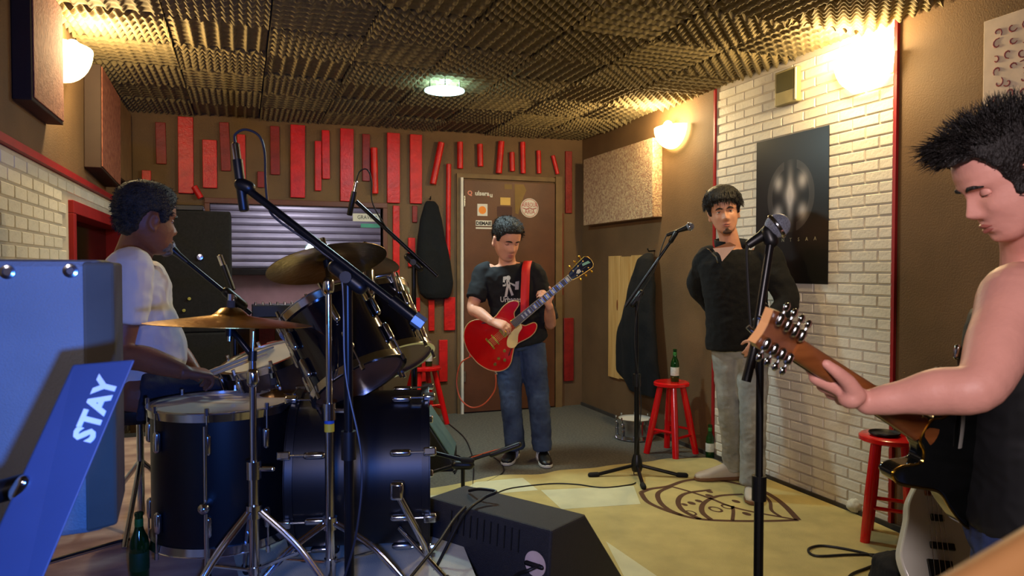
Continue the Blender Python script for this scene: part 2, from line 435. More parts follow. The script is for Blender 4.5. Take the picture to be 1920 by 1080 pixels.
# the room behind the window
M_shut = mat('shutter_metal', (164, 160, 172), .4, metal=.15, var=.06)
cr = MB().box2((x0-.6, BY+1.55, 0), (x1+.6, BY+1.65, CEIL)).box2((x0-.7, BY+.12, 0), (x0-.6, BY+1.6, CEIL)).box2((x1+.6, BY+.12, 0), (x1+.7, BY+1.6, CEIL))
struct('wall_control_room', cr, mat('control_room_pink', (176, 138, 136), .8, var=.08))
sh = thing('roller_shutter', 'ribbed grey metal roller shutter seen through the control room window', 'shutter', (.6, BY+1.5, 1.3))
SLZ0, SLZ1 = 1.36, 2.3
k = 0
while SLZ0+.075*k < SLZ1:
    zz = SLZ0+.075*k; mb = MB()
    prof = [(0, 0), (.018, .008), (.03, .025), (.028, .045), (.012, .062), (0, .07)]
    vs = []; 
    for X in (x0-.5, x1+.5):
        for (a, b) in prof: vs.append((X, BY+1.53-a, zz+b))
        vs.append((X, BY+1.54, zz+.07)); vs.append((X, BY+1.54, zz))
    n = len(prof)+2
    mb.add(vs, [(i, (i+1) % n, n+(i+1) % n, n+i) for i in range(n)]+[tuple(range(n-1, -1, -1)), tuple(range(n, 2*n))])
    mb.build('slat', M_shut, sh, smooth=False); k += 1
MB().box2((x0-.5, BY+1.42, SLZ0-.07), (x1+.5, BY+1.54, SLZ0-.005)).build('bottom_bar', M_black, sh, bevel=.004)
# door
D = (1.905, 2.875, 2.2)
door = struct('door_1', MB().box2((D[0]+.03, BY-.05, .012), (D[1]-.02, BY-.004, D[2]-.02)), M_door, bevel=.003)
fr = MB().box2((D[0]-.03, BY-.055, 0), (D[0]+.0, BY-.001, D[2]+.03))
struct('door_edge', MB().box2((D[0]+.0, BY-.06, 0), (D[0]+.022, BY-.001, D[2]+.0)), M_white, door)
struct('door_frame', MB().box2((D[1]-.01, BY-.05, 0), (D[1]+.06, BY-.001, D[2]+.05)).box2((D[0]-.03, BY-.03, D[2]), (D[1]-.01, BY-.001, D[2]+.04)).box2((D[0]-.03, BY-.03, 0), (D[0], BY-.001, D[2])), M_dframe, door)
DYF = BY-.0505
hg = MB().cyl((D[0]+.035, DYF-.008, 1.93), (D[0]+.035, DYF-.008, 2.03), .008).build('hinge', M_chrome, door)
MB().cyl((D[0]+.035, DYF-.008, .3), (D[0]+.035, DYF-.008, .4), .008).build('hinge', M_chrome, door)
MB().lathe([(0, 0), (.022, 0), (.022, .008), (.01, .012), (.01, .03), (.026, .036), (.028, .05), (.018, .062), (0, .064)], at((D[1]-.075, DYF, 1.0), frame((0, -1, 0)))).build('door_knob', M_brass, door)
def dsticker(px0, py0, px1, py1, m, label, name='sticker', t=.0015):
    a, b = WY(px0, py0, DYF), WY(px1, py1, DYF)
    return MB().box2((a.x, DYF-t, a.z), (b.x, DYF, b.z)).build(name, m, door, smooth=False, label=label)
lt = MB()
c = WY(905, 363, DYF-.001)
text_mesh('ulsera', .058, at((c.x-.005, c.y, c.z), RY), M_sticker, 'lettering', door, bold=.002)
c = WY(881, 362, DYF-.001); text_mesh('Q', .058, at(c, RY), mat('sticker_pinkorange', (220, 130, 104), .5), 'lettering', door, bold=.002)
c = WY(921, 366, DYF-.001); text_mesh('u', .058, at(c, RY), M_sticker, 'lettering', door, bold=.002)
dsticker(914.5, 361, 916.5, 369, M_inkred, 'small red sticker scrap')
s1 = dsticker(895, 382, 914, 405, M_sticker, 'white square sticker with an orange blob')
a = WY(904.5, 394, DYF-.0016); MB().lathe([(0, 0), (.037, 0), (.037, .001), (0, .001)], at(a, frame((0, -1, 0))), 20).build('emblem', M_orange, s1, smooth=False)
s2 = dsticker(892, 413, 922, 424, M_sticker, 'pale sticker with dark block lettering')
a = WY(907, 419, DYF-.0016); text_mesh('DEMAIE', .044, at(a, RY), M_ink, 'lettering', s2, bold=.002)
dsticker(892, 426, 922, 429.5, M_sticker, 'pale strip under the lettered sticker')
dsticker(938, 370, 957, 385, mat('sticker_yellow', (198, 160, 80), .6), 'yellowed square sticker')
dsticker(932, 387, 960, 406, mat('sticker_maroon', (66, 30, 24), .6), 'dark maroon sticker')
dsticker(946, 345, 960, 355, mat('glue_mark', (124, 94, 40), .6), 'yellowish glue mark', 'glue_mark')
gm = [(965, 345), (982, 346), (987, 357), (982, 368), (979, 378), (974, 392), (972, 402), (966, 400)]
MB().prism([((WY(x, y, DYF).x), (WY(x, y, DYF).z)) for x, y in gm], .001, Matrix(((1, 0, 0, 0), (0, 0, -1, DYF), (0, 1, 0, 0), (0, 0, 0, 1)))).build('glue_mark', mat('glue_mark', (124, 94, 40), .6), door, smooth=False)
a = WY(993, 390, DYF); s3 = MB().lathe([(0, 0), (.092, 0), (.092, .0015), (0, .0015)], at(a, frame((0, -1, 0))), 40).build('sticker', M_sticker, door, smooth=False, label='round white sticker with red lettering')
text_mesh('AIRBOUR', .062, at(a+V((0, -.002, .028)), RY), M_inkred, 'lettering', s3, sx=.62)
text_mesh('ARIA', .062, at(a+V((0, -.002, -.038)), RY), M_inkred, 'lettering', s3, sx=.8)
MB().torus(.082, .0025, at(a+V((0, -.002, 0)), RY), flat=.2).build('border', M_inkred, s3)
MB().tube(catmull([a+V((x, -.002, z)) for x, z in ((-.07, -.002), (-.03, -.012), (0, 0), (.03, -.010), (.07, .0))], 5), .004, 6).build('banner', M_inkred, s3)

# baseboards: plain carpet edge strips
struct('baseboard_right', MB().box2((RX-.02, FY, 0), (RX-.0045, BY-.02, .03)), mat('baseboard_dark', (58, 52, 44), .8))

# red pieces on the back wall: x centre top, y top, x centre bottom, y bottom, width px, style
PCS = [
 (301, 230, 303, 308, 15, 'd', 'narrow dark red stick, first from the left in the top row'),
 (348, 220, 349, 363, 23, 'b', 'wide bright red plank, first wide one from the left on the back wall'),
 (393, 263, 394, 353, 22, 'b', 'short wide red plank, second wide one from the left'),
 (420, 230, 424, 321, 15, 'd', 'dark red stick just left of the hanging condenser microphone'),
 (452, 253, 453, 340, 13, 'b', 'red stick directly behind the hanging condenser microphone'),
 (515, 237, 516, 328, 15, 'd', 'dark red stick between the microphone cable loop and a wide plank'),
 (558, 235, 558, 371, 24, 'b', 'wide red plank above the left half of the control room window'),
 (596, 265, 596, 358, 11, 'b', 'slim red stick, lower one of a touching pair above the window'),
 (610, 245, 611, 336, 13, 'b', 'slim red stick, upper one of a touching pair above the window'),
 (650, 242, 650, 378, 23, 'b', 'wide red plank above the right half of the control room window'),
 (275, 320, 275, 358, 13, 'b', 'short red stick over the seated drummer\'s head'),
 (364, 350, 377, 372, 10, 'r', 'tiny slanted red stick over the tall black cabinet'),
 (489, 322, 489, 352, 11, 'd', 'short dark red stick low over the window\'s left half'),
 (686, 252, 686, 340, 13, 'd', 'dark red stick left of the slender stick by the second wide pair'),
 (700, 278, 702, 364, 12, 'r', 'rounded red stick above the sticker corner of the window'),
 (737, 250, 737, 381, 23, 'b', 'wide red plank right of the window\'s top corner'),
 (779, 253, 779, 382, 22, 'b', 'wide red plank above the black coat on the back wall'),
 (742, 386, 742, 560, 12, 'b', 'long thin red batten along the right side of the window'),
 (777, 386, 777, 417, 9, 'd', 'stubby dark red stick touching the black coat\'s left shoulder'),
 (826, 268, 810, 346, 12, 'r', 'leaning round red stick, left of the door'),
 (840, 308, 838, 560, 9, 'r', 'long thin red pole beside the black coat and the door'),
 (861, 267, 861, 317, 11, 'r', 'short round red stick above the door\'s left corner'),
 (898, 271, 899, 313, 11, 'r', 'shortest round red stick above the door, second from its left corner'),
 (938, 266, 933, 326, 12, 'r', 'round red stick leaning slightly, above the middle of the door'),
 (958, 286, 959, 322, 10, 'r', 'stubby round red stick between two longer ones over the door'),
 (978, 267, 979, 326, 10, 'r', 'straight shiny round red stick above the round sticker on the door'),
 (1008, 283, 1009, 326, 9, 'r', 'round red stick near the door\'s upper right corner'),
 (1035, 292, 1044, 327, 8, 'r', 'thin red stick leaning left above the door\'s right corner'),
 (1065, 284, 1065, 400, 14, 'd', 'dark red plank in the far right corner, topmost'),
 (1049, 400, 1049, 553, 13, 'd', 'dim red plank right of the door beside the headstock'),
 (1065, 596, 1065, 714, 21, 'd', 'wide dim red plank low in the right corner of the back wall'),
 (781, 558, 781, 584, 11, 'b', 'very short red block under the black coat, leftmost'),
 (808, 562, 808, 620, 11, 'b', 'narrow red stick under the middle of the black coat'),
 (842, 557, 842, 619, 21, 'b', 'wide red block under the black coat\'s right edge'),
 (789, 628, 789, 715, 21, 'b', 'wide red plank behind the left beer bottle of the far stool'),
 (830, 637, 830, 715, 16, 'b', 'red plank to the right of the far stool\'s beer bottles'),
 (745, 575, 745, 665, 11, 'd', 'dim red stick behind the rack toms'),
 (500, 597, 500, 665, 26, 'd', 'wide dark red plank under the window behind the snare drum'),
 (771, 446, 771, 500, 13, 'b', 'short red block at the black coat\'s left edge, mid height'),
]
for (xt, yt, xb, yb, wpx, sty, lab) in PCS:
    a, b = WY(xt, yt, BY), WY(xb, yb, BY)
    if a.z > CEIL-.05: a.z = CEIL-.05
    wm = wpx*6.9/FPX; th = .028 if sty == 'b' else .022
    ax = (b-a).normalized(); side = ax.cross(V((0, 1, 0))).normalized()
    M = at((a+b)/2, Matrix(((side.x, ax.x, 0, 0), (side.y, ax.y, 1, 0), (side.z, ax.z, 0, 0), (0, 0, 0, 1))))
    L = (b-a).length
    if sty == 'r':
        mb = MB().cyl(V((0, -L/2, -.001-wm/2)), V((0, L/2, -.001-wm/2)), wm/2, 14, M=M)
        nm = 'red_stick'
    else:
        mb = MB().box((0, 0, -.001-th/2), (wm, L, th), M); nm = 'red_plank'
    mb.build(nm, M_reddark if sty == 'd' else M_redwood, None, bevel=.004, label=lab, cat='wood piece', group='red wood pieces on the back wall')

# acoustic panels
def wpanel(name, X, s, y0, y1, z0, z1, t, m_face, m_side, label, tilt=0, frame_w=0):
    c = V((X, (y0+y1)/2, (z0+z1)/2)); R = Matrix.Rotation(tilt, 4, 'X'); M = at(c, R)
    r = thing(name, label, 'acoustic panel', (X, (y0+y1)/2, z0), 'fabric acoustic panels on the side walls')
    g = .001
    MB().box((s*(t/2+g), 0, 0), (t, y1-y0, z1-z0), M).build('body', m_side, r, bevel=.004)
    MB().box((s*(t+.003+g), 0, 0), (.006, y1-y0-frame_w, z1-z0-frame_w), M).build('cloth_face', m_face, r, bevel=.002)
    return r
wpanel('acoustic_panel', LX, 1, 3.50, 4.06, 2.04, 2.60, .07, M_panelred, M_frame, 'red-brown framed panel nearest the camera, high on the left wall', frame_w=.03)
wpanel('acoustic_panel', LX, 1, 4.95, 5.66, 1.93, 2.55, .09, M_panelred, M_frame, 'tilted red-brown panel on the left wall just beyond the lamp', tilt=-.06, frame_w=.02)
wpanel('acoustic_panel', LX, 1, 5.85, 6.50, 2.0, 2.58, .05, mat('brown_panel_cloth', (120, 90, 58), .9), M_frame, 'plain brown panel in the far corner of the left wall', frame_w=.02)
wpanel('acoustic_panel', RX, -1, 5.12, 6.38, 1.77, 2.40, .085, M_panelcloth, M_panelcloth, 'mottled beige panel on the right wall near the far corner')
pp = wpanel('acoustic_panel', RX, -1, 1.2, 2.36, 1.72, 2.45, .06, M_panelpale, M_panelpale, 'pale panel with curly reddish scroll print above the man in the tank top')
mb = MB(); random.seed(3)
for i in range(18):
    for j in range(12):
        y = 1.26+i*.061+random.uniform(-.012, .012); z = 1.76+j*.057+random.uniform(-.01, .01); fl = random.choice((-1, 1)); r = random.uniform(.013, .021)
        ph = random.uniform(0, 6); pts = [V((RX-.0685, y+fl*r*math.cos(t*.62+ph)*(1.3-t*.13), z+r*math.sin(t*.62+ph)*(1.3-t*.13))) for t in range(8)]
        mb.tube(pts, [.0022+.0006*q for q in (0, 1, 2, 3, 3, 2, 1, 0)], 4)
random.seed(11)
mb.build('scroll_print', mat('scroll_print', (150, 84, 84), .8), pp)['kind'] = 'stuff'
# switch box
sb = thing('wall_vent', 'small beige wall box with a dark grille high on the white brick', 'vent', (RX-.02, 3.65, 2.36))
MB().box2((RX-.05, 3.555, 2.36), (RX-.0115, 3.745, 2.57)).build('housing', mat('beige_plastic', (150, 138, 96), .5), sb, bevel=.006)
MB().box2((RX-.054, 3.575, 2.44), (RX-.0495, 3.725, 2.555)).build('grille', mat('olive_grille', (70, 64, 28), .6), sb)
MB().box2((RX-.056, 3.553, 2.37), (RX-.05, 3.562, 2.56)).build('edge_strip', M_white, sb)
# poster
PY0, PY1, PZ0, PZ1 = 3.325, 3.955, 1.265, 2.175
po = thing('band_poster', 'black poster with a blurred pale disc and a line of letters, on white brick', 'poster', (RX-.012, (PY0+PY1)/2, PZ0))
def poster_mat():
    m = bpy.data.materials.new('poster_print'); m.use_nodes = True; nt = m.node_tree; b = nt.nodes['Principled BSDF']; b.inputs['Roughness'].default_value = .35
    tc = nt.nodes.new('ShaderNodeTexCoord'); sp = nt.nodes.new('ShaderNodeSeparateXYZ'); nt.links.new(tc.outputs['Object'], sp.inputs[0])
    def mth(op, a, b_=None):
        n = nt.nodes.new('ShaderNodeMath'); n.operation = op
        for i, q in enumerate((a, b_)):
            if q is None: continue
            if isinstance(q, (int, float)): n.inputs[i].default_value = q
            else: nt.links.new(q, n.inputs[i])
        return n.outputs[0]
    Y, Z = sp.outputs['Y'], sp.outputs['Z']; cz = .535
    def gauss(cy, cz_, sy, sz):
        a = mth('DIVIDE', mth('SUBTRACT', Y, cy), sy); c_ = mth('DIVIDE', mth('SUBTRACT', Z, cz_), sz)
        q = mth('ADD', mth('MULTIPLY', a, a), mth('MULTIPLY', c_, c_)); return mth('POWER', 2.718, mth('MULTIPLY', q, -1))
    s = None
    for g in ((.105, cz+.085, .034, .042), (-.105, cz+.085, .034, .042), (.105, cz-.10, .034, .042), (-.105, cz-.10, .034, .042), (0, cz, .024, .13), (0, cz+.005, .045, .055)):
        k = gauss(*g); s = k if s is None else mth('ADD', s, k)
    rr = mth('SQRT', mth('ADD', mth('POWER', mth('ABSOLUTE', Y), 2), mth('POWER', mth('ABSOLUTE', mth('MULTIPLY', mth('SUBTRACT', Z, cz), .92)), 2)))
    ins = mth('LESS_THAN', rr, .205); edge = mth('MULTIPLY', mth('GREATER_THAN', rr, .16), ins)
    nb = mth('GREATER_THAN', mth('ABSOLUTE', Y), .055)
    s = mth('MULTIPLY', mth('ADD', mth('MULTIPLY', s, .8), mth('MULTIPLY', mth('MULTIPLY', edge, .07), nb)), ins)
    mix = nt.nodes.new('ShaderNodeMix'); mix.data_type = 'RGBA'; mix.clamp_factor = True
    mix.inputs['A'].default_value = (.006, .006, .006, 1); mix.inputs['B'].default_value = (.52, .48, .46, 1)
    nt.links.new(s, mix.inputs['Factor']); nt.links.new(mix.outputs['Result'], b.inputs['Base Color']); return m
MB().box2((RX-.0145, PY0, PZ0), (RX-.011, PY1, PZ1)).build('sheet', poster_mat(), po, smooth=False)
RXm = frame((-1, 0, 0), (0, -1, 0))
for i, ch in enumerate('SANTISAA'[:7]):
    text_mesh('MANTSAA'[i], .032, at((RX-.0148, PY1-.12-i*.068, PZ0+.265), RXm), mat('ink_pale', (150, 146, 120), .5), 'lettering', po, depth=.0003)
# pine board
pb = thing('pine_board', 'pale pine board leaning on the right wall behind the hanging coat', 'board', (RX-.015, 5.68, .37))
for k in range(3):
    MB().box2((RX-.026, 5.37+k*.2075, .37+.01*(k == 1)), (RX-.001, 5.5755+k*.2075, 1.47-.008*(k == 1))).build('plank', M_pine, pb, bevel=.002)
MB().ell((RX-.0265, 5.82, 1.03), (.001, .014, .05), n=12, m=6).build('knot', M_knot, pb)

# lamps
for i, (x, y, z, s) in enumerate(SCONCES):
    lab = ('glowing half-bowl wall lamp on the left wall', 'glowing wall lamp beside the mottled panel on the far right wall', 'glowing wall lamp over the right end of the white brick')[i]
    r = thing('wall_lamp', lab, 'lamp', (x, y, z-.1), 'half-bowl wall lamps')
    MB().box2((x+s*.001 if s > 0 else x-.02, y-.05, z-.06), (x+.02 if s > 0 else x-.001, y+.05, z+.04)).build('wall_plate', M_white, r, bevel=.003)
    rings = []; mb = MB()
    for k in range(9):
        a = PI/2*k/8; rr = .155*math.sin(a)+.004; zz = z+.03-.165*math.cos(a)
        rings.append([V((x+s*(.02+rr*.85*math.sin(t)), y+rr*1.15*math.cos(t), zz)) for t in [PI*j/14 for j in range(15)]])
    vs = [p for q in rings for p in q]; fs = [(k*15+j, k*15+j+1, (k+1)*15+j+1, (k+1)*15+j) for k in range(8) for j in range(14)]
    mb.add(vs, fs); o = mb.build('glass_bowl', mat('lamp_glass', (255, 226, 150), .4, emit=16), r)
    so = o.modifiers.new('s', 'SOLIDIFY'); so.thickness = .004
    MB().ell((x+s*.07, y, z+.03), (.04, .04, .05), n=12, m=8).build('bulb', mat('lamp_bulb', (255, 236, 180), .4, emit=30), r)
cl = thing('ceiling_lamp', 'round cyan-white glass ceiling lamp held by short rods on the foam ceiling', 'lamp', (1.30, 4.86, 2.56))
MB().lathe([(0, 0), (.11, 0), (.135, .006), (.135, .014), (.11, .018), (0, .018)], at((1.30, 4.86, 2.552)), 40).build('glass_disc', mat('cyan_glow', (190, 250, 255), .3, emit=9), cl)
for k in range(6):
    a = 2*PI*k/6+.3; p = V((1.30+.115*math.cos(a), 4.86+.115*math.sin(a), 2.57))
    MB().cyl(p, p+V((0, 0, .085)), .004, 8).build('rod', M_chrome, cl)
MB().lathe([(0, 0), (.05, 0), (.05, .03), (0, .03)], at((1.30, 4.86, 2.626)), 20).build('canopy', M_white, cl)

# rug
M_rug = mat('yellow_rug', (188, 172, 112), .95, var=.1, vs=6, bump=.4, bs=300)
M_rugcream = mat('cream_rug', (206, 204, 166), .95, var=.06, vs=6, bump=.4, bs=300)
M_rugbrown = mat('rug_brown_line', (84, 56, 36), .95, var=.1)
edge = [(760, 925), (840, 913), (890, 903), (940, 893), (1010, 892), (1050, 884), (1110, 880), (1150, 874), (1215, 868), (1250, 862), (1300, 861), (1335, 862), (1365, 876), (1420, 893), (1500, 925), (1590, 961), (1660, 991), (1700, 1010)]
pts = [F(x, y, 0) for x, y in edge]
pts = catmull(pts, 4)+[V((2.9, 2.0, 0)), V((2.5, .6, 0)), V((.75, .6, 0)), V((.72, 2.5, 0))]
rug = MB().prism([(p.x, p.y) for p in pts], .008, at((0, 0, .001))).build('patchwork_rug', M_rug, None, smooth=False, label='yellow and cream patchwork rug with a brown leaf drawing, on the grey floor', cat='rug')
def patch(pp_, m=M_rugcream, z=.0092): 
    q = [F(x, y, .009) for x, y in pp_]
    MB().prism([(p.x, p.y) for p in q], .0006, at((0, 0, z))).build('cream_patch', m, rug, smooth=False)
patch([(892, 904), (980, 896), (1009, 919), (925, 926), (860, 925)])
patch([(1014, 919), (1188, 911), (1201, 945), (1053, 955)])
patch([(1136, 1015), (1290, 1120), (1190, 1120)])
patch([(700, 960), (800, 930), (850, 925), (830, 1010), (760, 1080)])
def ribbon(pts_, wd):
    q = catmull([F(x/3+1080, y/3+640, .0096) for x, y in pts_], 6); n = len(q); vs = []; fs = []
    for i, p in enumerate(q):
        t = (q[min(i+1, n-1)]-q[max(i-1, 0)]).normalized(); s_ = V((-t.y, t.x, 0))*wd/2; vs += [p-s_, p+s_]
    fs = [(2*i, 2*i+1, 2*i+3, 2*i+2) for i in range(n-1)]
    return vs, fs
lf = MB()
for pt, wd in [([(365, 850), (400, 900), (480, 940), (600, 980), (720, 1002), (900, 1010), (1090, 1010), (1250, 1005)], .03),
   ([(365, 850), (420, 830), (520, 815), (610, 785), (720, 775), (860, 790), (1020, 830), (1110, 875), (1180, 930), (1250, 1005)], .035),
   ([(540, 815), (465, 850), (470, 900), (520, 945), (600, 980)], .03),
   ([(760, 835), (620, 855), (575, 895), (600, 950), (700, 1000)], .03),
   ([(940, 860), (800, 870), (720, 910), (710, 960), (760, 1003)], .03),
   ([(520, 812), (640, 845), (760, 885), (860, 925), (1000, 960), (1240, 1003)], .022),
   ([(880, 925), (885, 960), (880, 1008)], .02), ([(1040, 850), (1090, 900), (1100, 950), (1150, 985)], .02)]:
    lf.add(*ribbon(pt, wd))
for (x, y, r) in [(650, 910, .02), (690, 898, .018), (750, 845, .018), (750, 868, .02), (610, 918, .016), (960, 970, .02), (900, 900, .02)]:
    c = F(x/3+1080, y/3+640, .0096); lf.add([c+V((r*math.cos(t), r*1.6*math.sin(t), 0)) for t in [2*PI*k/12 for k in range(12)]], [tuple(range(12))])
for (x, y, r) in [(785, 945, .035), (645, 965, .03), (850, 930, .03)]:
    c = F(x/3+1080, y/3+640, .0096); q = [c+V((r*math.cos(t), r*1.5*math.sin(t), 0)) for t in [2*PI*k/16 for k in range(16)]]; q2 = [c+(p-c)*.65 for p in q]
    lf.add(q+q2, [(k, (k+1) % 16, 16+(k+1) % 16, 16+k) for k in range(16)])
lf.build('leaf_drawing', M_rugbrown, rug, smooth=False)
# drum riser
RZ = .30
ris = MB().box2((LX+.04, 2.15, 0), (.74, 5.3, RZ-.012)).build('drum_riser', M_carpetblack, None, smooth=False, bevel=.01, label='low dark platform carrying the drum kit and the drummer', cat='platform')
MB().box2((LX+.06, 2.18, RZ-.0115), (.72, 5.1, RZ)).build('drum_rug', mat('pinkish_rug', (196, 168, 150), .95, rgb2=(150, 120, 112), vs=3, bump=.4, bs=200, stretch=(1, 2.5, 1)), None, smooth=False, bevel=.003, label='worn pinkish-beige rug under the drum kit', cat='rug')

MB().prism([(p.x, p.y) for p in [F(520, 960, RZ), F(830, 930, RZ), V((.715, 2.2, 0)), F(500, 1300, RZ), F(430, 1010, RZ)]], .004, at((0, 0, RZ+.0005))).build('pale_mat', mat('pale_mat', (206, 204, 180), .95, var=.1, vs=5, bump=.3, bs=200), None, smooth=False, label='pale cream mat on the platform under the chrome stands', cat='rug')
# ------------------------------------------------------------------ stools, bottles
def make_stool(loc, rz, label, h=.53, r=.155, reach=None):
    reach = reach or r*1.38
    t = thing('red_stool', label, 'stool', loc, 'red painted wooden stools')
    mb = MB().lathe([(0, 0), (r*.9, 0), (r, .008), (r, .026), (r*.93, .034), (0, .034)], at(V(loc)+V((0, 0, h-.034))), 36)
    mb.build('seat', M_redgloss, t)
    feet = []
    for k in range(4):
        a = rz+PI/4+k*PI/2; top = V(loc)+V((math.cos(a)*r*.62, math.sin(a)*r*.62, h-.033)); bot = V(loc)+V((math.cos(a)*reach, math.sin(a)*reach, .0))
        feet.append((top, bot)); MB().tube([bot, bot.lerp(top, .5), top], [.023, .026, .022], 12).build('leg', M_redgloss, t)
    for k in range(4):
        f = .28 if k % 2 else .36
        a = feet[k][1].lerp(feet[k][0], f); b = feet[(k+1) % 4][1].lerp(feet[(k+1) % 4][0], f)
        MB().cyl(a, b, .010, 10).build('rung', M_redgloss, t)
    return t
def from_feet(a, b):
    a, b = F(*a), F(*b); e = b-a; n = V((-e.y, e.x, 0)); n = n if n.dot(FWD) > 0 else -n
    c = (a+b)/2+n/2; return c, math.atan2((a-c).y, (a-c).x)-PI/4, e.length*.7071/1.38
(cA, rA, kA), (cB, rB, kB) = from_feet((1217, 850), (1266, 861)), from_feet((1604, 1000), (1688, 1014))
cC = F(803, 800); cC.y = 6.28
cB = V((3.01, 2.74, 0))
make_stool(V((cA.x, cA.y, .001)), rA, 'red stool by the snare drum and the right wall, one beer bottle on it', r=max(.13, min(kA, .16)))
make_stool(V((cB.x, cB.y, .001)), rB, 'nearest red stool, standing before the right end of the brick wall', r=.148, reach=.147)
make_stool(V((cC.x, cC.y, .001)), .2, 'farthest red stool, against the back wall left of the door', h=.50)
BPROF = [(0, 0), (.028, 0), (.0305, .004), (.0305, .13), (.027, .15), (.016, .175), (.013, .19), (.0125, .225), (.0142, .226), (.0142, .236), (.011, .238), (0, .238)]
def make_bottle(loc, label, group, sc_=1.0, rz=0, lab='pale'):
    t = thing('beer_bottle', label, 'bottle', loc, group)
    M = at(loc, Matrix.Diagonal((sc_, sc_, sc_, 1)))
    MB().lathe(BPROF, M, 24).build('glass', M_glassgreen, t)
    MB().lathe([(.0309, .045), (.0312, .046), (.0312, .105), (.0309, .106)], M, 24).build('label', M_label if lab == 'pale' else mat('dark_green_label', (20, 60, 24), .6), t)
    MB().lathe([(.0136, .19), (.0138, .191), (.0134, .215), (.013, .216)], M, 16).build('neck_label', M_greenlabel, t)
    return t
make_bottle((cA.x+.015, cA.y-.02, .532), 'green beer bottle standing on the stool beside the snare drum', 'beer bottles')
make_bottle((cC.x-.055, cC.y-.03, .502), 'left one of two green beer bottles on the farthest stool', 'beer bottles')
make_bottle((cC.x+.04, cC.y-.02, .502), 'right one of two green beer bottles on the farthest stool', 'beer bottles')
make_bottle((cB.x+.09, cB.y+.03, .532), 'green bottle on the nearest stool, half hidden by the guitarist\'s forearm', 'beer bottles')
f = F(1331, 858); make_bottle((f.x, f.y, .001), 'empty bottle on the floor against the brick wall\'s far end', 'beer bottles')
f = F(262, 1092, RZ); make_bottle((f.x, f.y, RZ+.001), 'green bottle on the drum rug in the lower left corner', 'beer bottles', 1.0, lab='dark')
at_ = thing('ashtray', 'dark round ashtray on the nearest red stool', 'ashtray', (cB.x-.05, cB.y-.01, .532))
MB().lathe([(0, 0), (.06, 0), (.072, .012), (.07, .018), (.06, .008), (0, .006)], at((cB.x-.045, cB.y+.0, .5315)), 28).build('dish', M_black, at_)
# pale bundle on the floor behind the near stool
f = F(1652, 972); mb = MB()
for k, (dx, dy, r) in enumerate([(0, 0, .07), (.08, .02, .06), (-.06, .05, .055)]): mb.ell((f.x+dx, f.y+dy+.06, r*.75+.006), (r, r*.9, r*.72), n=14, m=8)
o = thing('crumpled_bag', 'crumpled white plastic bag on the floor under the nearest stool', 'bag', (f.x, f.y+.06, .002))
build_mesh(remesh(mb, .008, 2, wr=.012, wscale=22), 'bag_body', M_label, o)

# ------------------------------------------------------------------ microphones and stands
def make_mic(tip, tail, label, ball=.026, cable=True, wired='microphone'):
    tip, tail = V(tip), V(tail); d = (tip-tail).normalized(); L = (tip-tail).length; t = thing('microphone', label, 'microphone', tail)
    f_ = at(tail, frame(d)); hb = L-ball*1.7
    MB().lathe([(0, 0), (.010, 0), (.011, .01), (.0125, hb*.6), (.019, hb), (.021, hb+.008), (0, hb+.009)], f_, 24).build('handle', M_black, t)
    MB().ell((0, 0, L-ball*1.02), (ball, ball, ball*1.03), f_, 28, 18).build('grille', M_grille, t)
    MB().torus(ball*1.0, .0035, f_ @ Matrix.Translation((0, 0, L-ball*1.1)), flat=1.4).build('grille_ring', M_chrome, t)
    return t
def tripod(t, base, h, rleg, legs, m, r0=.012, rr=.012, top=None):
    for a, L in legs:
        e = base+V((math.cos(a)*L, math.sin(a)*L, r0)); s0 = base+V((math.cos(a)*.03, math.sin(a)*.03, h))
        MB().tube([s0, s0.lerp(e, .95), e], rr, 10).build('leg', m, t)
        MB().tube([e.lerp(s0, .02), e.lerp(s0, -.0)+V((math.cos(a), math.sin(a), 0))*.04], rr*1.45, 10, rnd=True).build('rubber_foot', M_rubber, t)
def boom_stand(name, label, base, h, b0, b1, pole_top=None, legs=(), r=.011, m=M_blackmetal, hub=.10, cat='microphone stand', thick=.017):
    base = V(base); t = thing(name, label, cat, base)
    top = pole_top if pole_top is not None else base+V((0, 0, h))
    mid = base.lerp(top, .55)
    MB().cyl(base+V((0, 0, hub*.4)), mid, thick, 14).build('lower_tube', m, t)
    MB().cyl(mid-V((0, 0, .01)), top, r, 12).build('upper_tube', m, t)
    MB().cyl(mid-(top-base).normalized()*.05, mid+(top-base).normalized()*.03, thick*1.5, 14).build('clutch', M_black, t)
    MB().lathe([(0, hub*.25), (.03, hub*.25), (.038, hub*.5), (.034, hub), (.022, hub*1.35), (0, hub*1.36)], at(base), 20).build('hub', M_black, t)
    tripod(t, base, hub*.62, .3, legs, m)
    if b0 is not None:
        MB().cyl(b0, b1, r*.85, 12).build('boom', m, t)
        d = (V(b1)-V(b0)).normalized(); n = d.cross(FWD).normalized()
        MB().tube([top-d*.045, top+d*.045], .021, 12, rnd=True).build('pivot', M_black, t)
        MB().cyl(top-FWD*.03, top+FWD*.03, .017, 12).build('pivot_knob', M_black, t)
    return t
# far vocal stand, centre right
bG = F(1194, 893); topG = P(1194, 560, 4.72)
sG = boom_stand('microphone_stand', 'black boom stand on the yellow rug before the hanging coat', bG+V((0, 0, .009)), 1, P(1172, 575, 4.70), P(1258, 452, 4.66), topG, [(math.radians(a), .27) for a in (188-20.2, -10-20.2, 268-20.2)])
make_mic(P(1301, 422, 4.62), P(1250, 441, 4.66), 'vocal microphone on the far boom stand, left of the man in the black sweatshirt')
MB().tube([P(1258, 452, 4.66), P(1268, 436, 4.64)], .016, 10, rnd=True).build('microphone_clip', M_black, sG)
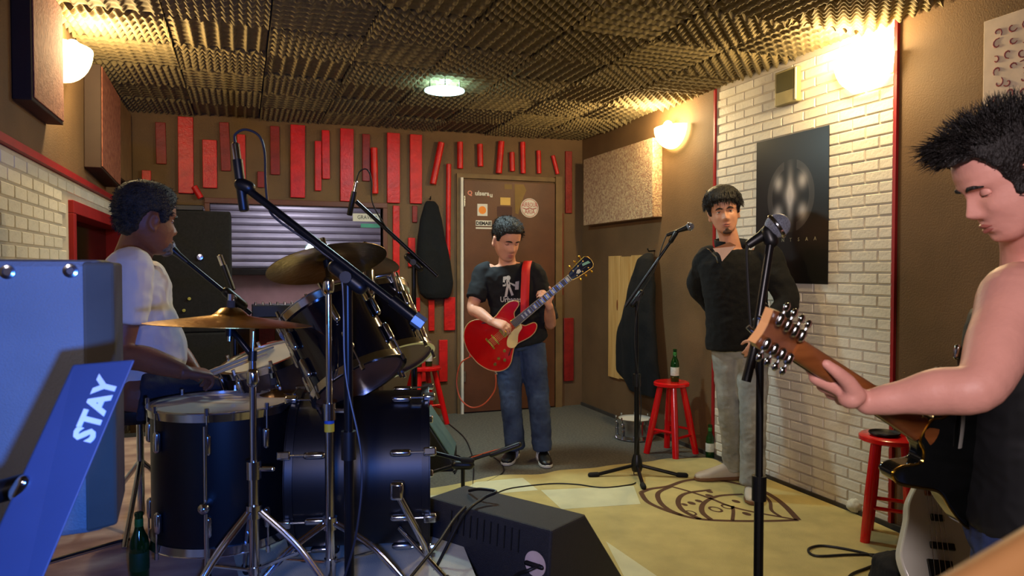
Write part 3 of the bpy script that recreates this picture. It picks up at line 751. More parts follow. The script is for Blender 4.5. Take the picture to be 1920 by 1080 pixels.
# near vocal stand
bF = F(1420, 1283); topF = P(1416, 640, 1.72)
sF = boom_stand('microphone_stand', 'thick black stand in the foreground right, left of the brown headstock', V((bF.x, bF.y, .009)), 1, P(1408, 690, 1.71), P(1446, 446, 1.74), V((bF.x, bF.y, topF.z)), [(math.radians(a), .32) for a in (60, 180, 300)], r=.012, thick=.0155)
make_mic(P(1478, 410, 1.74), P(1402, 460, 1.76), 'vocal microphone with a bluish ball grille in front of the black poster', ball=.029)
MB().tube([P(1446, 452, 1.74), P(1440, 436, 1.745)], .017, 10, rnd=True).build('microphone_clip', M_black, sF)
MB().cyl(P(1399, 715, 1.71), P(1414, 655, 1.71), .011, 10).build('boom_counterweight', M_black, sF)
MB().cyl(P(1402, 612, 1.70), P(1412, 622, 1.70), .006, 10).build('clip_screw', M_chrome, sF)
MB().tube(catmull([P(1402, 460, 1.76), P(1400, 480, 1.76), P(1404, 560, 1.75), P(1410, 640, 1.74), P(1425, 760, 1.74), P(1423, 1000, 1.74), P(1421, 1200, 1.76)], 8), .0032, 8).build('microphone_cable', M_cable, None, label='thin black cable hanging from the near vocal microphone along its stand', cat='cable')
MB().tube(catmull([P(1250, 441, 4.66), P(1242, 460, 4.66), P(1226, 510, 4.67), P(1200, 560, 4.69), P(1190, 640, 4.69), P(1202, 760, 4.69), P(1190, 860, 4.69), bG+V((-.05, -.05, .03))], 8), .0035, 8).build('microphone_cable', M_cable, None, label='black cable hanging from the far vocal microphone', cat='cable')
# overhead boom stand in the foreground
dD = 2.05
bD = F(640, 1268); topD = P(652, 520, dD)
sD = boom_stand('overhead_stand', 'tall dark overhead boom stand in front of the bass drum, its boom crossing the window', V((topD.x, topD.y, RZ+.001)), 1, P(458, 350, dD+.02), P(792, 608, dD-.02), topD, [(math.radians(a), .30) for a in (100, 220, 340)], r=.013, thick=.014)
MB().cyl(P(735, 563, dD-.01), P(792, 608, dD-.02), .017, 12).build('counterweight', M_blackmetal, sD)
MB().cyl(P(776, 596, dD-.02), P(794, 609, dD-.02), .020, 6).build('end_cap', mat('steel_blue_cap', (120, 140, 160), .35, metal=.6), sD)
def pencil_mic(a, b, r, label, tip=.25):
    a, b = V(a), V(b); L = (b-a).length; t = thing('condenser_microphone', label, 'microphone', a)
    f_ = at(a, frame(b-a))
    MB().lathe([(0, 0), (r*.8, 0), (r, .004), (r, L*(1-tip)), (0, L*(1-tip))], f_, 20).build('body', M_black, t)
    MB().lathe([(0, L*(1-tip)), (r*.8, L*(1-tip)), (r*.8, L-.004), (r*.5, L), (0, L)], f_, 20).build('cable_plug', M_chrome, t)
    return t
pencil_mic(P(458, 396, dD+.02), P(441, 268, dD+.03), .014, 'long condenser microphone hanging at the left end of the overhead boom')
MB().tube([P(452, 346, dD+.02), P(466, 352, dD+.02)], .019, 10, rnd=True).build('microphone_clip', M_black, sD)
MB().tube(catmull([P(441, 268, dD+.03), P(441, 252, dD+.03), P(460, 243, dD+.03), P(485, 254, dD+.03), P(496, 285, dD+.03), P(498, 340, dD+.02), P(503, 385, dD+.02), P(520, 412, dD), P(600, 470, dD), P(640, 520, dD), P(648, 700, dD-.01), P(678, 860, dD-.02), P(668, 1000, dD-.03), P(640, 1100, dD-.02)], 8), .0035, 8).build('microphone_cable', mat('blue_grey_cable', (34, 38, 48), .4), None, label='cable looping over the overhead condenser microphone', cat='cable')
# far drum overhead
dE = 4.0
tE = P(776, 492, dE)
sE = boom_stand('overhead_stand', 'black boom stand behind the drum kit, beside the coat on the back wall', V((tE.x, tE.y, RZ+.001)), 1, P(668, 378, dE), P(820, 518, dE), tE, [(math.radians(a), .28) for a in (90, 200, 330)], r=.013, thick=.017)
pencil_mic(P(655, 404, dE), P(668, 340, dE), .015, 'small condenser microphone on the stand behind the drum kit', .3)
MB().tube(catmull([P(668, 340, dE), P(674, 322, dE), P(688, 318, dE), P(697, 340, dE), P(700, 385, dE), P(740, 450, dE)], 8), .004, 8).build('microphone_cable', M_cable, None, label='black cable arcing from the far condenser microphone', cat='cable')
# drummer's vocal mic
dH = 3.0
make_mic(P(306, 454, dH), P(352, 492, dH+.02), 'grey-headed microphone at the drummer\'s mouth', ball=.027)
tH = P(440, 560, dH+.14)
sH = boom_stand('microphone_stand', 'black boom stand carrying the drummer\'s microphone', V((tH.x, tH.y, RZ+.001)), 1, P(350, 490, dH+.03), P(470, 588, dH+.18), tH, [(math.radians(a), .25) for a in (30, 150, 270)])
pencil_mic(P(436, 545, 3.54), P(411, 478, 3.54), .017, 'condenser microphone with a pale tip in front of the black cabinet', .3)
tS = P(437, 548, 3.55)
boom_stand('microphone_stand', 'short black stand under the pale-tipped condenser microphone', V((tS.x, tS.y, RZ+.001)), 1, None, None, tS, [(math.radians(a), .2) for a in (70, 190, 310)])

# ------------------------------------------------------------------ drums
def hoop(t, c, ax, r, m=M_chrome, name='hoop', w=.02):
    f_ = at(c, frame(ax)); n = 48
    MB().lathe([(r, -w), (r+.010, -w), (r+.011, -w*.3), (r+.013, w*.9), (r+.016, w), (r+.016, w+.003), (r-.001, w+.003), (r-.001, w*.2)], f_, n).build(name, m, t)
def drum(name, label, cat, c, ax, r, L, shell=M_drum, lugs=8, xdir=None, hoopm=M_chrome, wood=0, head=M_headwhite, loc=None, a0=.2, lugl=.05, rods=True):
    c = V(c); ax = V(ax).normalized(); t = thing(name, label, cat, loc if loc is not None else c-ax*L/2)
    f_ = frame(ax, xdir)
    MB().lathe([(r-.006, -L/2), (r, -L/2), (r, L/2), (r-.006, L/2)], at(c, f_), 56).build('shell', shell, t)
    for s in (1, -1):
        MB().lathe([(0, s*(L/2+.002)), (r-.002, s*(L/2+.002)), (r-.002, s*(L/2+.006)), (0, s*(L/2+.005))], at(c, f_), 48).build('drum_head', head, t)
        hoop(t, c+ax*s*(L/2), ax*s, r, hoopm, w=.013)
    for k in range(lugs):
        a = a0+2*PI*k/lugs; rv = f_.to_3x3() @ V((math.cos(a), math.sin(a), 0))
        for s in (1, -1):
            p = c+rv*(r+.011)+ax*s*(L/2-.085 if L > .25 else L*.18)
            MB().tube([p-ax*s*lugl/2, p+ax*s*lugl/2], .0125, 10, rnd=True).build('lug', M_chrome, t)
            if rods:
                q = c+rv*(r+.017)
                MB().cyl(q+ax*s*(L/2-.1 if L > .25 else 0), q+ax*s*(L/2+.026), .0035, 8).build('tension_rod', M_chrome, t)
                MB().cyl(q+ax*s*(L/2+.012), q+ax*s*(L/2+.034), .007, 6).build('key_bolt', M_chrome, t)
    return t
axB = V((math.cos(math.radians(12.9)), -math.sin(math.radians(12.9)), 0))
cB_ = P(682, 883, 2.78); cB_.z = RZ+.305
bd = drum('bass_drum', 'large black bass drum with chrome claws in the middle of the kit', 'drum', cB_, axB, .282, .46, xdir=(0, 0, 1), a0=PI/8, hoopm=M_drumdull, shell=M_drumdull, loc=V((cB_.x, cB_.y, RZ)))
for k in range(8):
    a = PI/8+2*PI*k/8; f_ = frame(axB, (0, 0, 1)).to_3x3(); rv = f_ @ V((math.cos(a), math.sin(a), 0))
    for s in (1, -1):
        p = cB_+rv*.302+axB*s*.245
        MB().box((0, 0, 0), (.022, .03, .045), at(p, frame(axB, rv))).build('claw', M_chrome, bd, bevel=.006)
for s in (-1, 1):
    a_ = cB_+axB*.14+V((-axB.y, axB.x, 0))*s*.24+V((0, 0, -.16)); b_ = V((a_.x, a_.y, 0))+axB*.17+V((-axB.y, axB.x, 0))*s*.17+V((0, 0, RZ+.012))
    MB().cyl(a_, b_, .009, 10).build('spur', M_chrome, bd); MB().tube([b_, b_.lerp(a_, .1)], .014, 10).build('spur_foot', M_rubber, bd)
# floor tom
cF_ = P(418, 870, 2.62); cF_.z = RZ+.345
ft = drum('floor_tom', 'black floor tom nearest the camera, left of the chrome cymbal stand', 'drum', cF_, (0, 0, 1), .232, .44, a0=-.95, lugs=8, shell=M_drumdull, loc=V((cF_.x, cF_.y, RZ)))
for a in (-1.75, .35, 2.4):
    rv = V((math.cos(a), math.sin(a), 0)); p = cF_+rv*.262
    MB().tube(catmull([p+V((0, 0, .20)), p+V((0, 0, -.1)), p+V((0, 0, -.25)), p+rv*.03+V((0, 0, -.335))], 5), .0065, 10).build('leg', M_chrome, ft)
    MB().tube([cF_+rv*.235+V((0, 0, -.06)), cF_+rv*.285+V((0, 0, -.06))], .020, 12, rnd=True).build('leg_bracket', M_chrome, ft)
    MB().tube([p+rv*.03+V((0, 0, -.328)), p+rv*.034+V((0, 0, -.300))], .016, 10).build('rubber_foot', M_rubber, ft)
# rack toms
def axis_img(rx, ux, fx): return (RGT*rx+UPV*ux+FWD*fx).normalized()
ax1 = axis_img(-.50, .82, .30)
drum('rack_tom', 'large black rack tom tilted toward the drummer, nearer of the pair', 'drum', P(640, 648, 2.62), ax1, .165, .28, a0=.4, lugs=6, head=mat('brown_drum_head', (120, 84, 60), .4))
ax2 = axis_img(-.40, .85, .34)
drum('rack_tom', 'black rack tom further back, above the bass drum\'s front rim', 'drum', P(714, 620, 3.06), ax2, .165, .28, a0=.1, lugs=6, head=mat('brown_drum_head', (120, 84, 60), .4))
th = thing('tom_holder', 'chrome double tom holder rising from the bass drum', 'tom holder', cB_+V((0, 0, .31)))
base = cB_+V((0, .0, .30)); MB().cyl(base, P(700, 520, 2.98), .014, 12).build('post', M_chrome, th)
MB().tube([P(700, 520, 2.98), P(668, 540, 2.9), P(655, 590, 2.87)], .010, 10, rnd=True).build('tom_arm', M_chrome, th)
MB().tube([P(700, 520, 2.98), P(735, 512, 3.0), P(748, 560, 3.02)], .010, 10, rnd=True).build('tom_arm', M_chrome, th)
MB().tube([P(692, 548, 2.93), P(690, 510, 2.95)], .024, 12, rnd=True).build('clamp', M_chrome, th)
# snare on its stand
axS = axis_img(-.22, .93, -.24)
cS = P(508, 700, 3.0)
sn = drum('snare_drum', 'snare drum with a white head and chrome hoops in front of the drummer', 'drum', cS, axS, .172, .13, a0=.1, lugs=8, lugl=.04, shell=mat('snare_wood_shell', (60, 42, 30), .3, coat=.5))
ss = thing('snare_stand', 'chrome stand under the snare drum', 'stand', V((cS.x, cS.y, RZ+.001)))
MB().cyl((cS.x, cS.y, RZ+.05), (cS.x, cS.y, cS.z-.12), .012, 12).build('tube', M_chrome, ss)
for k in range(3):
    a = 2*PI*k/3+.4; MB().tube([(cS.x, cS.y, cS.z-.13), (cS.x+math.cos(a)*.17, cS.y+math.sin(a)*.17, cS.z-.10)], .007, 8, rnd=True).build('basket_arm', M_chrome, ss)
tripod(ss, V((cS.x, cS.y, RZ+.001)), .12, .2, [(a, .22) for a in (.2, 2.3, 4.4)], M_chrome, rr=.009)
# spare snare on the floor by the right wall
f = F(1205, 828); r_ = .135
drum('snare_drum', 'chrome snare drum lying on the grey carpet beside the red stool', 'drum', V((f.x, f.y+.12, .001+.085)), (0, 0, 1), r_, .125, shell=M_chrome, a0=.3, lugs=8, lugl=.04, loc=V((f.x, f.y+.12, .001)))

def cymbal(name, label, c, ax, r, bell=.2, m=M_brass):
    t = thing(name, label, 'cymbal', c)
    prof = [(0, .032*r/.22), (bell*r*.6, .028*r/.22), (bell*r, .012*r/.22), (bell*r*1.12, .008*r/.22), (r*.6, -.004), (r*.9, -.014), (r, -.019), (r, -.0205), (r*.9, -.0155), (r*.6, -.0055), (bell*r*1.1, .006*r/.22), (bell*r*.95, .010*r/.22), (bell*r*.6, .026*r/.22), (0, .030*r/.22)]
    MB().lathe(prof, at(c, frame(ax)), 72).build('bronze_plate', m, t)
    MB().cyl(V(c)+V(ax).normalized()*.03, V(c)+V(ax).normalized()*.055, .012, 12).build('felt', mat('cymbal_felt', (60, 56, 52), .95), t)
    MB().tube([V(c)+V(ax).normalized()*.055, V(c)+V(ax).normalized()*.075], .010, 8).build('wing_nut', M_chrome, t)
    return t
def cym_stand(label, foot, top, ax, legs, spread=.25, hub=.32, tape=None, tilt=True):
    foot = V(foot); t = thing('cymbal_stand', label, 'stand', foot); xy = foot
    topz = V(top).z
    MB().cyl(foot+V((0, 0, .03)), foot+V((0, 0, (topz-foot.z)*.55)), .0155, 16).build('lower_tube', M_chrome, t)
    MB().cyl(foot+V((0, 0, (topz-foot.z)*.5)), V((xy.x, xy.y, topz-.09)), .0105, 14).build('upper_tube', M_chrome, t)
    MB().cyl(foot+V((0, 0, (topz-foot.z)*.55-.04)), foot+V((0, 0, (topz-foot.z)*.55+.015)), .022, 14).build('height_clamp', M_chrome, t)
    MB().tube([foot+V((.0, 0, (topz-foot.z)*.55-.01)), foot+V((.055, -.02, (topz-foot.z)*.55-.01))], .008, 8, rnd=True).build('wing_screw', M_chrome, t)
    MB().tube([V((xy.x, xy.y, topz-.1)), V((xy.x, xy.y, topz-.075))], .019, 12, rnd=True).build('tilter', M_chrome, t)
    MB().tube([V((xy.x, xy.y, topz-.085)), V(top)-V(ax)*.03], .011, 10).build('tilter_post', M_chrome, t)
    MB().cyl(V(top)-V(ax)*.035, V(top)-V(ax)*.005, .013, 12).build('felt_washer', M_black, t)
    MB().cyl(V(top)-V(ax)*.03, V(top)+V(ax)*.055, .0045, 10).build('threaded_rod', M_chrome, t)
    MB().cyl(foot+V((0, 0, hub-.02)), foot+V((0, 0, hub+.02)), .024, 14).build('leg_collar', M_chrome, t)
    MB().cyl(foot+V((0, 0, hub*.36)), foot+V((0, 0, hub*.36+.02)), .020, 14).build('brace_collar', M_chrome, t)
    for a in legs:
        d = V((math.cos(a), math.sin(a), 0)); s_ = V((-d.y, d.x, 0))*.009
        e = foot+d*spread+V((0, 0, .014)); h0 = foot+d*.02+V((0, 0, hub))
        for q in (-1, 1): MB().tube(catmull([h0+s_*q, (h0+e)/2+V((0, 0, .03))+s_*q, e+s_*q*.6], 5), .0065, 8).build('leg', M_chrome, t)
        MB().cyl(foot+V((0, 0, hub*.38)), (h0+e)/2+V((0, 0, .02)), .0055, 8).build('brace', M_chrome, t)
        MB().tube([e-d*.01, e+d*.035], .0135, 10, rnd=True).build('rubber_foot', M_rubber, t)
    if tape is not None:
        z = tape
        MB().lathe([(.0157, 0), (.0163, 0), (.0163, .03), (.0157, .03)], at((xy.x, xy.y, z))).build('blue_tape', mat('tape_blue', (30, 80, 170), .5), t)
        MB().lathe([(.0157, 0), (.0163, 0), (.0163, .026), (.0157, .026)], at((xy.x, xy.y, z-.027))).build('yellow_tape', mat('tape_yellow', (190, 170, 50), .5), t)
    return t
# crash on the near stand
cc = P(432, 597, 2.20); axC = axis_img(.03, 1, .02)
fA = F(474, 1105, RZ)
dA = (fA-V((0, 0, fA.z))).length
cA_top = P(432, 597, 2.26)
tA = V((P(474, 700, 2.26).x, P(474, 700, 2.26).y, 0))
cymbal('crash_cymbal', 'wide bronze cymbal seen edge-on in front of the drummer\'s white shirt', cA_top, axC, .245)
stA = cym_stand('chrome cymbal stand with spread legs in front of the floor tom', V((tA.x, tA.y, RZ+.001)), P(474, 655, 2.26), axC, [math.radians(a) for a in (215, 335, 95)], spread=.27, hub=.30)
MB().tube([P(474, 668, 2.26), P(452, 640, 2.26), cA_top-V(axC)*.03], .010, 10, rnd=True).build('boom_arm', M_blackmetal, stA)
MB().cyl(cA_top-V(axC)*.07, cA_top+V(axC)*.05, .006, 10).build('threaded_rod', M_chrome, stA)
MB().lathe([(0, 0), (.013, 0), (.013, .03), (0, .03)], at(cA_top-V(axC)*.055, frame(axC))).build('felt_washer', M_black, stA)
# ride
axR = axis_img(-.25, .94, .22); cR = P(612, 486, 2.46)
cymbal('ride_cymbal', 'large dark bronze ride cymbal tilted over the rack toms, before the window', cR, axR, .200, m=mat('ride_bronze', (116, 98, 62), .32, metal=1, var=.2, vs=6, bump=.15, bs=50))
rb = P(617, 700, 2.40); rb2 = V((rb.x, rb.y, RZ+.001))
cym_stand('tall chrome cymbal stand with blue and yellow tape rings', rb2, cR, axR, [math.radians(a) for a in (200, 325, 80)], spread=.30, hub=.215, tape=P(617, 794, 2.40).z)
axK = axis_img(.10, .95, .28); cK = P(680, 484, 3.25)
cymbal('crash_cymbal', 'dark cymbal behind the ride, at the window\'s lower right corner', cK, axK, .165, m=mat('dark_bronze', (84, 70, 46), .4, metal=1, var=.2))
kb = V((P(700, 700, 3.25).x, P(700, 700, 3.25).y, RZ+.001))
cym_stand('chrome cymbal stand behind the rack toms', V((cK.x, cK.y, RZ+.001)), cK, axK, [.3, 2.4, 4.5], spread=.24, hub=.25)
# hi-hat behind
axH = V((0, 0, 1)); cH = P(540, 612, 3.45)
cymbal('hi_hat_cymbal', 'small hi-hat cymbal beyond the snare drum', P(575, 640, 3.3), (.1, 0, 1), .17)
hb_ = P(575, 640, 3.3); cym_stand('slim hi-hat stand beyond the snare drum', V((hb_.x, hb_.y, RZ+.001)), hb_, V((.1, 0, 1)).normalized(), [.8, 2.9, 5.0], spread=.2, hub=.22)
cymbal('small_cymbal', 'small bronze cymbal lying low beside the floor tom rim', P(515, 735, 2.80), axis_img(-.1, .98, -.1), .095)
# drumstick pair in the hand
for k, (a, b, dd) in enumerate([((386, 700), (512, 651), 0), ((384, 707), (500, 664), .03)]):
    st_ = MB().tube([P(a[0], a[1], 2.78+dd), P(a[0]+(b[0]-a[0])*.85, a[1]+(b[1]-a[1])*.85, 2.85+dd), P(b[0], b[1], 2.87+dd)], [.0075, .0065, .004], 10, rnd=True)
    st_.build('drumstick', mat('pale_stick_wood', (220, 190, 140), .5), None, label=('upper', 'lower')[k]+' pale wooden drumstick in the drummer\'s hand over the snare', cat='drumstick', group='drumsticks')
# throne
tq = P(262, 742, 2.95); th_ = thing('drum_throne', 'round black drum throne under the drummer', 'stool', V((tq.x, tq.y, RZ)))
MB().lathe([(0, 0), (.16, 0), (.17, .02), (.17, .05), (.15, .07), (0, .075)], at((tq.x, tq.y, .755))).build('seat', M_black, th_)
MB().cyl((tq.x, tq.y, RZ+.06), (tq.x, tq.y, .757), .014).build('post', M_chrome, th_)
for k in range(3):
    a = .4+k*2*PI/3; MB().tube([(tq.x, tq.y, RZ+.28), (tq.x+.24*math.cos(a), tq.y+.24*math.sin(a), RZ+.012)], .010, 10).build('leg', M_chrome, th_)
# bass drum pedal tube (chrome arm in front, lower middle)
pd = thing('folding_stand_leg', 'loose chrome stand leg with a square clamp leaning in front of the bass drum', 'stand', P(795, 1030, 2.5))
MB().tube([P(745, 925, 2.42), P(795, 1020, 2.46), P(805, 1050, 2.5)], .012, 12).build('tube', M_chrome, pd)
MB().box((0, 0, 0), (.045, .035, .06), at(P(744, 920, 2.42), frame(UPV, RGT))).build('clamp', M_chrome, pd, bevel=.01)

# ------------------------------------------------------------------ cabinets, monitors, amps
def wedge_prism(out, width, M, parent, name, m, bevel=.008):
    return MB().prism(out, width, M).build(name, m, parent, smooth=False, bevel=bevel)
# tall black cabinet behind the drummer
c = WY(433, 450, 6.1); r = thing('speaker_stack', 'tall black speaker stack in front of the window behind the drummer', 'speaker', (c.x-.36, 6.33, 0))
xr = c.x
MB().box2((xr-.62, 6.1, 0), (xr, 6.55, .86)).build('lower_cabinet', M_carpetblack, r, bevel=.015)
MB().box2((xr-.60, 6.12, .862), (xr, 6.55, 1.80)).build('upper_cabinet', M_carpetblack, r, bevel=.015)
MB().box2((xr-.52, 6.15, 1.802), (xr-.2, 6.5, 1.845)).build('amplifier_head', M_black, r, bevel=.006)
for k, (px, py, rr) in enumerate([(375, 482, .022), (355, 560, .012), (345, 582, .012)]):
    p = WY(px, py, 6.115); MB().lathe([(0, 0), (rr, 0), (rr, .012), (0, .013)], at(p, frame((0, -1, 0))), 16).build('knob', M_chrome if k == 0 else mat('yellow_knob', (170, 160, 50), .4), r)
# items under the window seen through the kit: counter with small gear
def small_gear():
    y = BY-.28
    t = thing('side_table', 'low wooden shelf under the control room window holding small gear', 'shelf', (.55, BY-.2, 0))
    MB().box2((.03, BY-.40, .93), (1.15, BY-.03, .96)).build('shelf_board', mat('shelf_dark', (70, 48, 34), .5), t, bevel=.004)
    for x in (.07, 1.1): MB().box2((x-.02, BY-.38, 0), (x+.02, BY-.05, .93)).build('support', mat('shelf_dark', (70, 48, 34), .5), t, bevel=.003)
    m1 = thing('mixer', 'small dark mixer with knobs on the shelf under the window', 'mixer', (.25, BY-.22, .961))
    MB().box2((.07, BY-.36, .961), (.42, BY-.08, 1.06)).build('case', M_black, m1, bevel=.006)
    for i in range(6):
        for j in range(2): MB().lathe([(0, 0), (.010, 0), (.008, .02), (0, .02)], at((.10+.057*i, BY-.31+.12*j, 1.06)), 10).build('knob', M_chrome, m1)
    for k, (x, h, rr, m, lb) in enumerate([(.50, .18, .02, M_glassgreen, 'thin dark green bottle right of the mixer'), (.60, .12, .025, M_black, 'short dark jar behind the ride cymbal stand'), (.72, .22, .022, M_black, 'tall black flask on the shelf by the ride cymbal'), (.84, .15, .018, M_redgloss, 'slim red container on the shelf'), (.95, .19, .024, M_glassgreen, 'green bottle at the right end of the shelf')]):
        b = thing('container', lb, 'container', (x, BY-.2, .961), 'small containers on the window shelf')
        MB().lathe([(0, 0), (rr, 0), (rr, h*.6), (rr*.5, h*.75), (rr*.45, h*.96), (0, h*.96)], at((x, BY-.2, .961)), 18).build('body', m, b)
        MB().lathe([(0, 0), (rr*.55, 0), (rr*.55, h*.05), (0, h*.05)], at((x, BY-.2, .961+h*.961)), 14).build('cap', M_chrome, b)
small_gear()
# near floor monitor
def monitor(name, label, A, B, h, top_d, slope_d, tri=True):
    # A, B: ends of the far ridge on the floor plane (left, right); the grille faces away from the camera
    A, B = V((A[0], A[1], 0)), V((B[0], B[1], 0)); u = (B-A).normalized(); W = (B-A).length; n = V((u.y, -u.x, 0))
    if n.dot(V((FWD.x, FWD.y, 0))) > 0: n = -n      # n points to the camera
    t = thing(name, label, 'speaker', (A+B)/2)
    M = Matrix(((-n.x, 0, u.x, A.x), (-n.y, 0, u.y, A.y), (0, 1, 0, 0), (0, 0, 0, 1)))
    out = [(slope_d, .002), (slope_d, .05), (0, h), (-top_d, h), (-top_d-.03, .12), (-top_d-.01, .002)]
    wedge_prism(out, W, M, t, 'cabinet', M_vinyl)
    L = math.hypot(slope_d, h-.05); ang = math.atan2(h-.05, -slope_d)
    g = MB().prism([(slope_d*.93+.004, .05+(h-.05)*.07+.006), (slope_d*.06+.004, .05+(h-.05)*.94+.006), (slope_d*.06+.010, .05+(h-.05)*.94+.011), (slope_d*.93+.010, .05+(h-.05)*.07+.011)], W-.05, M, z0=.025)
    g.build('grille', mat('dark_grille', (40, 42, 44), .5, metal=.4, bump=1, bs=700), t, smooth=False)
    return t, A, B, u, n, W, M
A_, B_ = F(872, 909, .45), F(1098, 965, .45)
wm, A_, B_, u_, n_, W_, MW = monitor('floor_monitor', 'black wedge floor monitor in the centre foreground with a round pale sticker', A_, B_, .45, .215, .34)
# vent slots and jack plate on the side facing the camera
fz = lambda s_, z: A_+u_*s_+n_*(.216+.03*((.45-z)/.33))+V((0, 0, z))
for k in range(11):
    s_ = W_*.22+k*W_*.055; a, b = fz(s_, .425), fz(s_+.0, .345)
    MB().box((0, 0, 0), (.004, .004, (a-b).length), at((a+b)/2+n_*.0, frame(a-b, u_))).build('vent_rib', M_black, wm)
c_ = P(938, 1062, 2.40); s_ = (c_-A_).dot(u_); zc = .325
q = fz(s_, zc); MB().lathe([(0, 0), (.045, 0), (.045, .002), (0, .002)], at(q+n_*.001, frame(n_)), 36).build('sticker', mat('pinkish_sticker', (222, 196, 184), .5), wm, smooth=False, label='round pale pinkish sticker')
MB().tube(catmull([q+n_*.004+u_*.02, q+n_*.04+u_*.0-V((0, 0, .01)), q+n_*.05-u_*.06-V((0, 0, .05)), q+n_*.1-u_*.12-V((0, 0, .17))], 6), .006, 8, rnd=True).build('speaker_cable', M_cable, None, label='black cable plugged into the near floor monitor by its sticker', cat='cable')
MB().tube([q+n_*.003+u_*.03-V((0, 0, .005)), q+n_*.012-u_*.03-V((0, 0, .0))], .009, 8, rnd=True).build('plug', M_black, wm)
# far floor monitor, its face toward the back right
A2, B2 = F(800, 826, .34), F(797, 800, .34)
c2 = F(850, 884, 0)
t2 = thing('floor_monitor', 'dark wedge floor monitor with a teal-lit slanted face beyond the bass drum', 'speaker', c2)
# profile in the plane across the view, extruded along the view direction
Rg = V((RGT.x, RGT.y, 0)); Fh = V((FWD.x, FWD.y, 0)).normalized()
Rr = (Rg+Fh*.03).normalized(); Fr = V((-Rr.y, Rr.x, 0))
M2 = Matrix(((Rr.x, 0, Fr.x, c2.x), (Rr.y, 0, Fr.y, c2.y), (0, 1, 0, .001), (0, 0, 0, 1)))
MB().prism([(0, 0), (0, .05), (-.20, .36), (-.42, .36), (-.46, 0)], .5, M2).build('cabinet', M_vinyl, t2, smooth=False, bevel=.008)
MB().prism([(-.008, .07), (-.192, .357), (-.186, .361), (-.002, .074)], .46, M2, z0=.02).build('grille', mat('teal_lit_grille', (104, 128, 124), .5, metal=.3), t2, smooth=False)  # teal light of the ceiling lamp painted into the grille colour
# low boom stand before it
q = F(868, 935); q.z = .012; tl = P(872, 868, 3.98)
ls = thing('low_microphone_stand', 'low black stand with a short boom lying near the bass drum front', 'microphone stand', V((q.x, q.y, .010)))
MB().lathe([(0, 0), (.10, 0), (.105, .008), (.09, .02), (.02, .028), (0, .03)], at((q.x, q.y, .0105)), 36).build('round_base', M_black, ls)
MB().cyl((q.x, q.y, .03), (q.x, q.y, .20), .012).build('tube', M_blackmetal, ls)
pq = V((q.x, q.y, .20))
e1 = pq+RGT*.33+V((0, 0, .12)); e0 = pq-RGT*.20-V((0, 0, .05))
MB().cyl(e0, e1, .010).build('boom', M_blackmetal, ls)
MB().tube([pq-RGT*.04, pq+RGT*.04], .028, 12, rnd=True).build('pivot', M_black, ls)
MB().tube([pq+RGT*.17+V((0, 0, .06)), e1], .017, 10, rnd=True).build('boom_clutch', M_black, ls)
# dark bag / pedal at lower right
q = F(1745, 1120); bgx = thing('gig_bag', 'black padded gig bag on the rug at the foot of the white bass', 'bag', V((q.x, q.y, .01)))
pA, pB = P(1688, 1030, 2.75), P(1800, 1060, 2.55)
cz = V(((pA.x+pB.x)/2, (pA.y+pB.y)/2, 0)); mbg = MB()
mbg.loft([(cz+V((0, 0, .012)), RGT*.16, Fh*.10), (cz+V((0, 0, .06)), RGT*.19, Fh*.12), (cz+V((0, 0, .2)), RGT*.19, Fh*.12), (cz+V((0, 0, .29)), RGT*.175, Fh*.10), (cz+V((0, 0, .31)), RGT*.14, Fh*.07)], 24, p=4)
build_mesh(remesh(mbg, .009, 3, wr=.008, wscale=14), 'padded_body', M_blackcloth, bgx)
MB().tube(catmull([cz+RGT*a-Fh*(.135-.12*a*a)+V((0, 0, .20-a*.12)) for a in (-.15, -.08, 0, .08, .16)], 5), .005, 8).build('zipper', mat('zip_pale', (150, 140, 90), .4, metal=.5), bgx)
# ------------------------------------------------------------------ keyboard stand and blue-lit speaker at left
def screenpoly(ds, pts): return [P(x, y, d) for (x, y), d in zip(pts, ds)]
spk = thing('keyboard_speaker', 'grey speaker cabinet lit blue at the left edge, round screws along its top', 'speaker', V((P(60, 900, 1.42).x, P(60, 900, 1.42).y, .95)))
cr = P(153, 487, 1.32); zt = cr.z; zb = zt-.50
Lv = (P(-160, 487, 1.22)-cr); Lv.z = 0; Lu = Lv.normalized(); Dv = V((-Lu.y, Lu.x, 0)); Dv = Dv if Dv.dot(FWD) > 0 else -Dv
Dv = (Dv+Lu*-.0).normalized()
cr2 = V((cr.x, cr.y, zb))
M3 = Matrix(((Lu.x, Dv.x, 0, cr2.x), (Lu.y, Dv.y, 0, cr2.y), (0, 0, 1, zb), (0, 0, 0, 1)))
M_spk = mat('grey_speaker_shell', (112, 112, 112), .6, var=.06, bump=.3, bs=300)
MB().prism([(0, 0), (.34, 0), (.37, .03), (.37, .26), (-.035, .26), (-.045, .05), (-.03, .01)], .50, M3).build('cabinet', M_spk, spk, smooth=False, bevel=.012)
MB().prism([(-.001, -.004), (-.05, .02), (-.05, .24), (-.032, .24), (.0, .02)], .492, M3, z0=.004).build('side_panel', mat('brown_grey_panel', (78, 70, 58), .8), spk, smooth=False, bevel=.006)
for (px, py) in ((20, 510), (130, 508)):
    q = P(px, py, 1.30); sl = (q-cr2).dot(Lu)
    MB().lathe([(0, 0), (.013, 0), (.012, .003), (.007, .004), (.006, .001), (0, .001)], at(cr2+Lu*sl+V((0, 0, q.z-zb))-Dv*.0005, frame(-Dv)), 20).build('screw', M_chrome, spk)
stnd = thing('keyboard_stand', 'slanted blue-lit metal keyboard stand column with white lettering, left foreground', 'stand', V((P(-40, 1080, 1.1).x, P(-40, 1080, 1.1).y, .02)))
o1, o2, o3, o4 = P(137, 683, 1.16), P(254, 673, 1.16), P(22, 1225, 1.02), P(-105, 1210, 1.02)
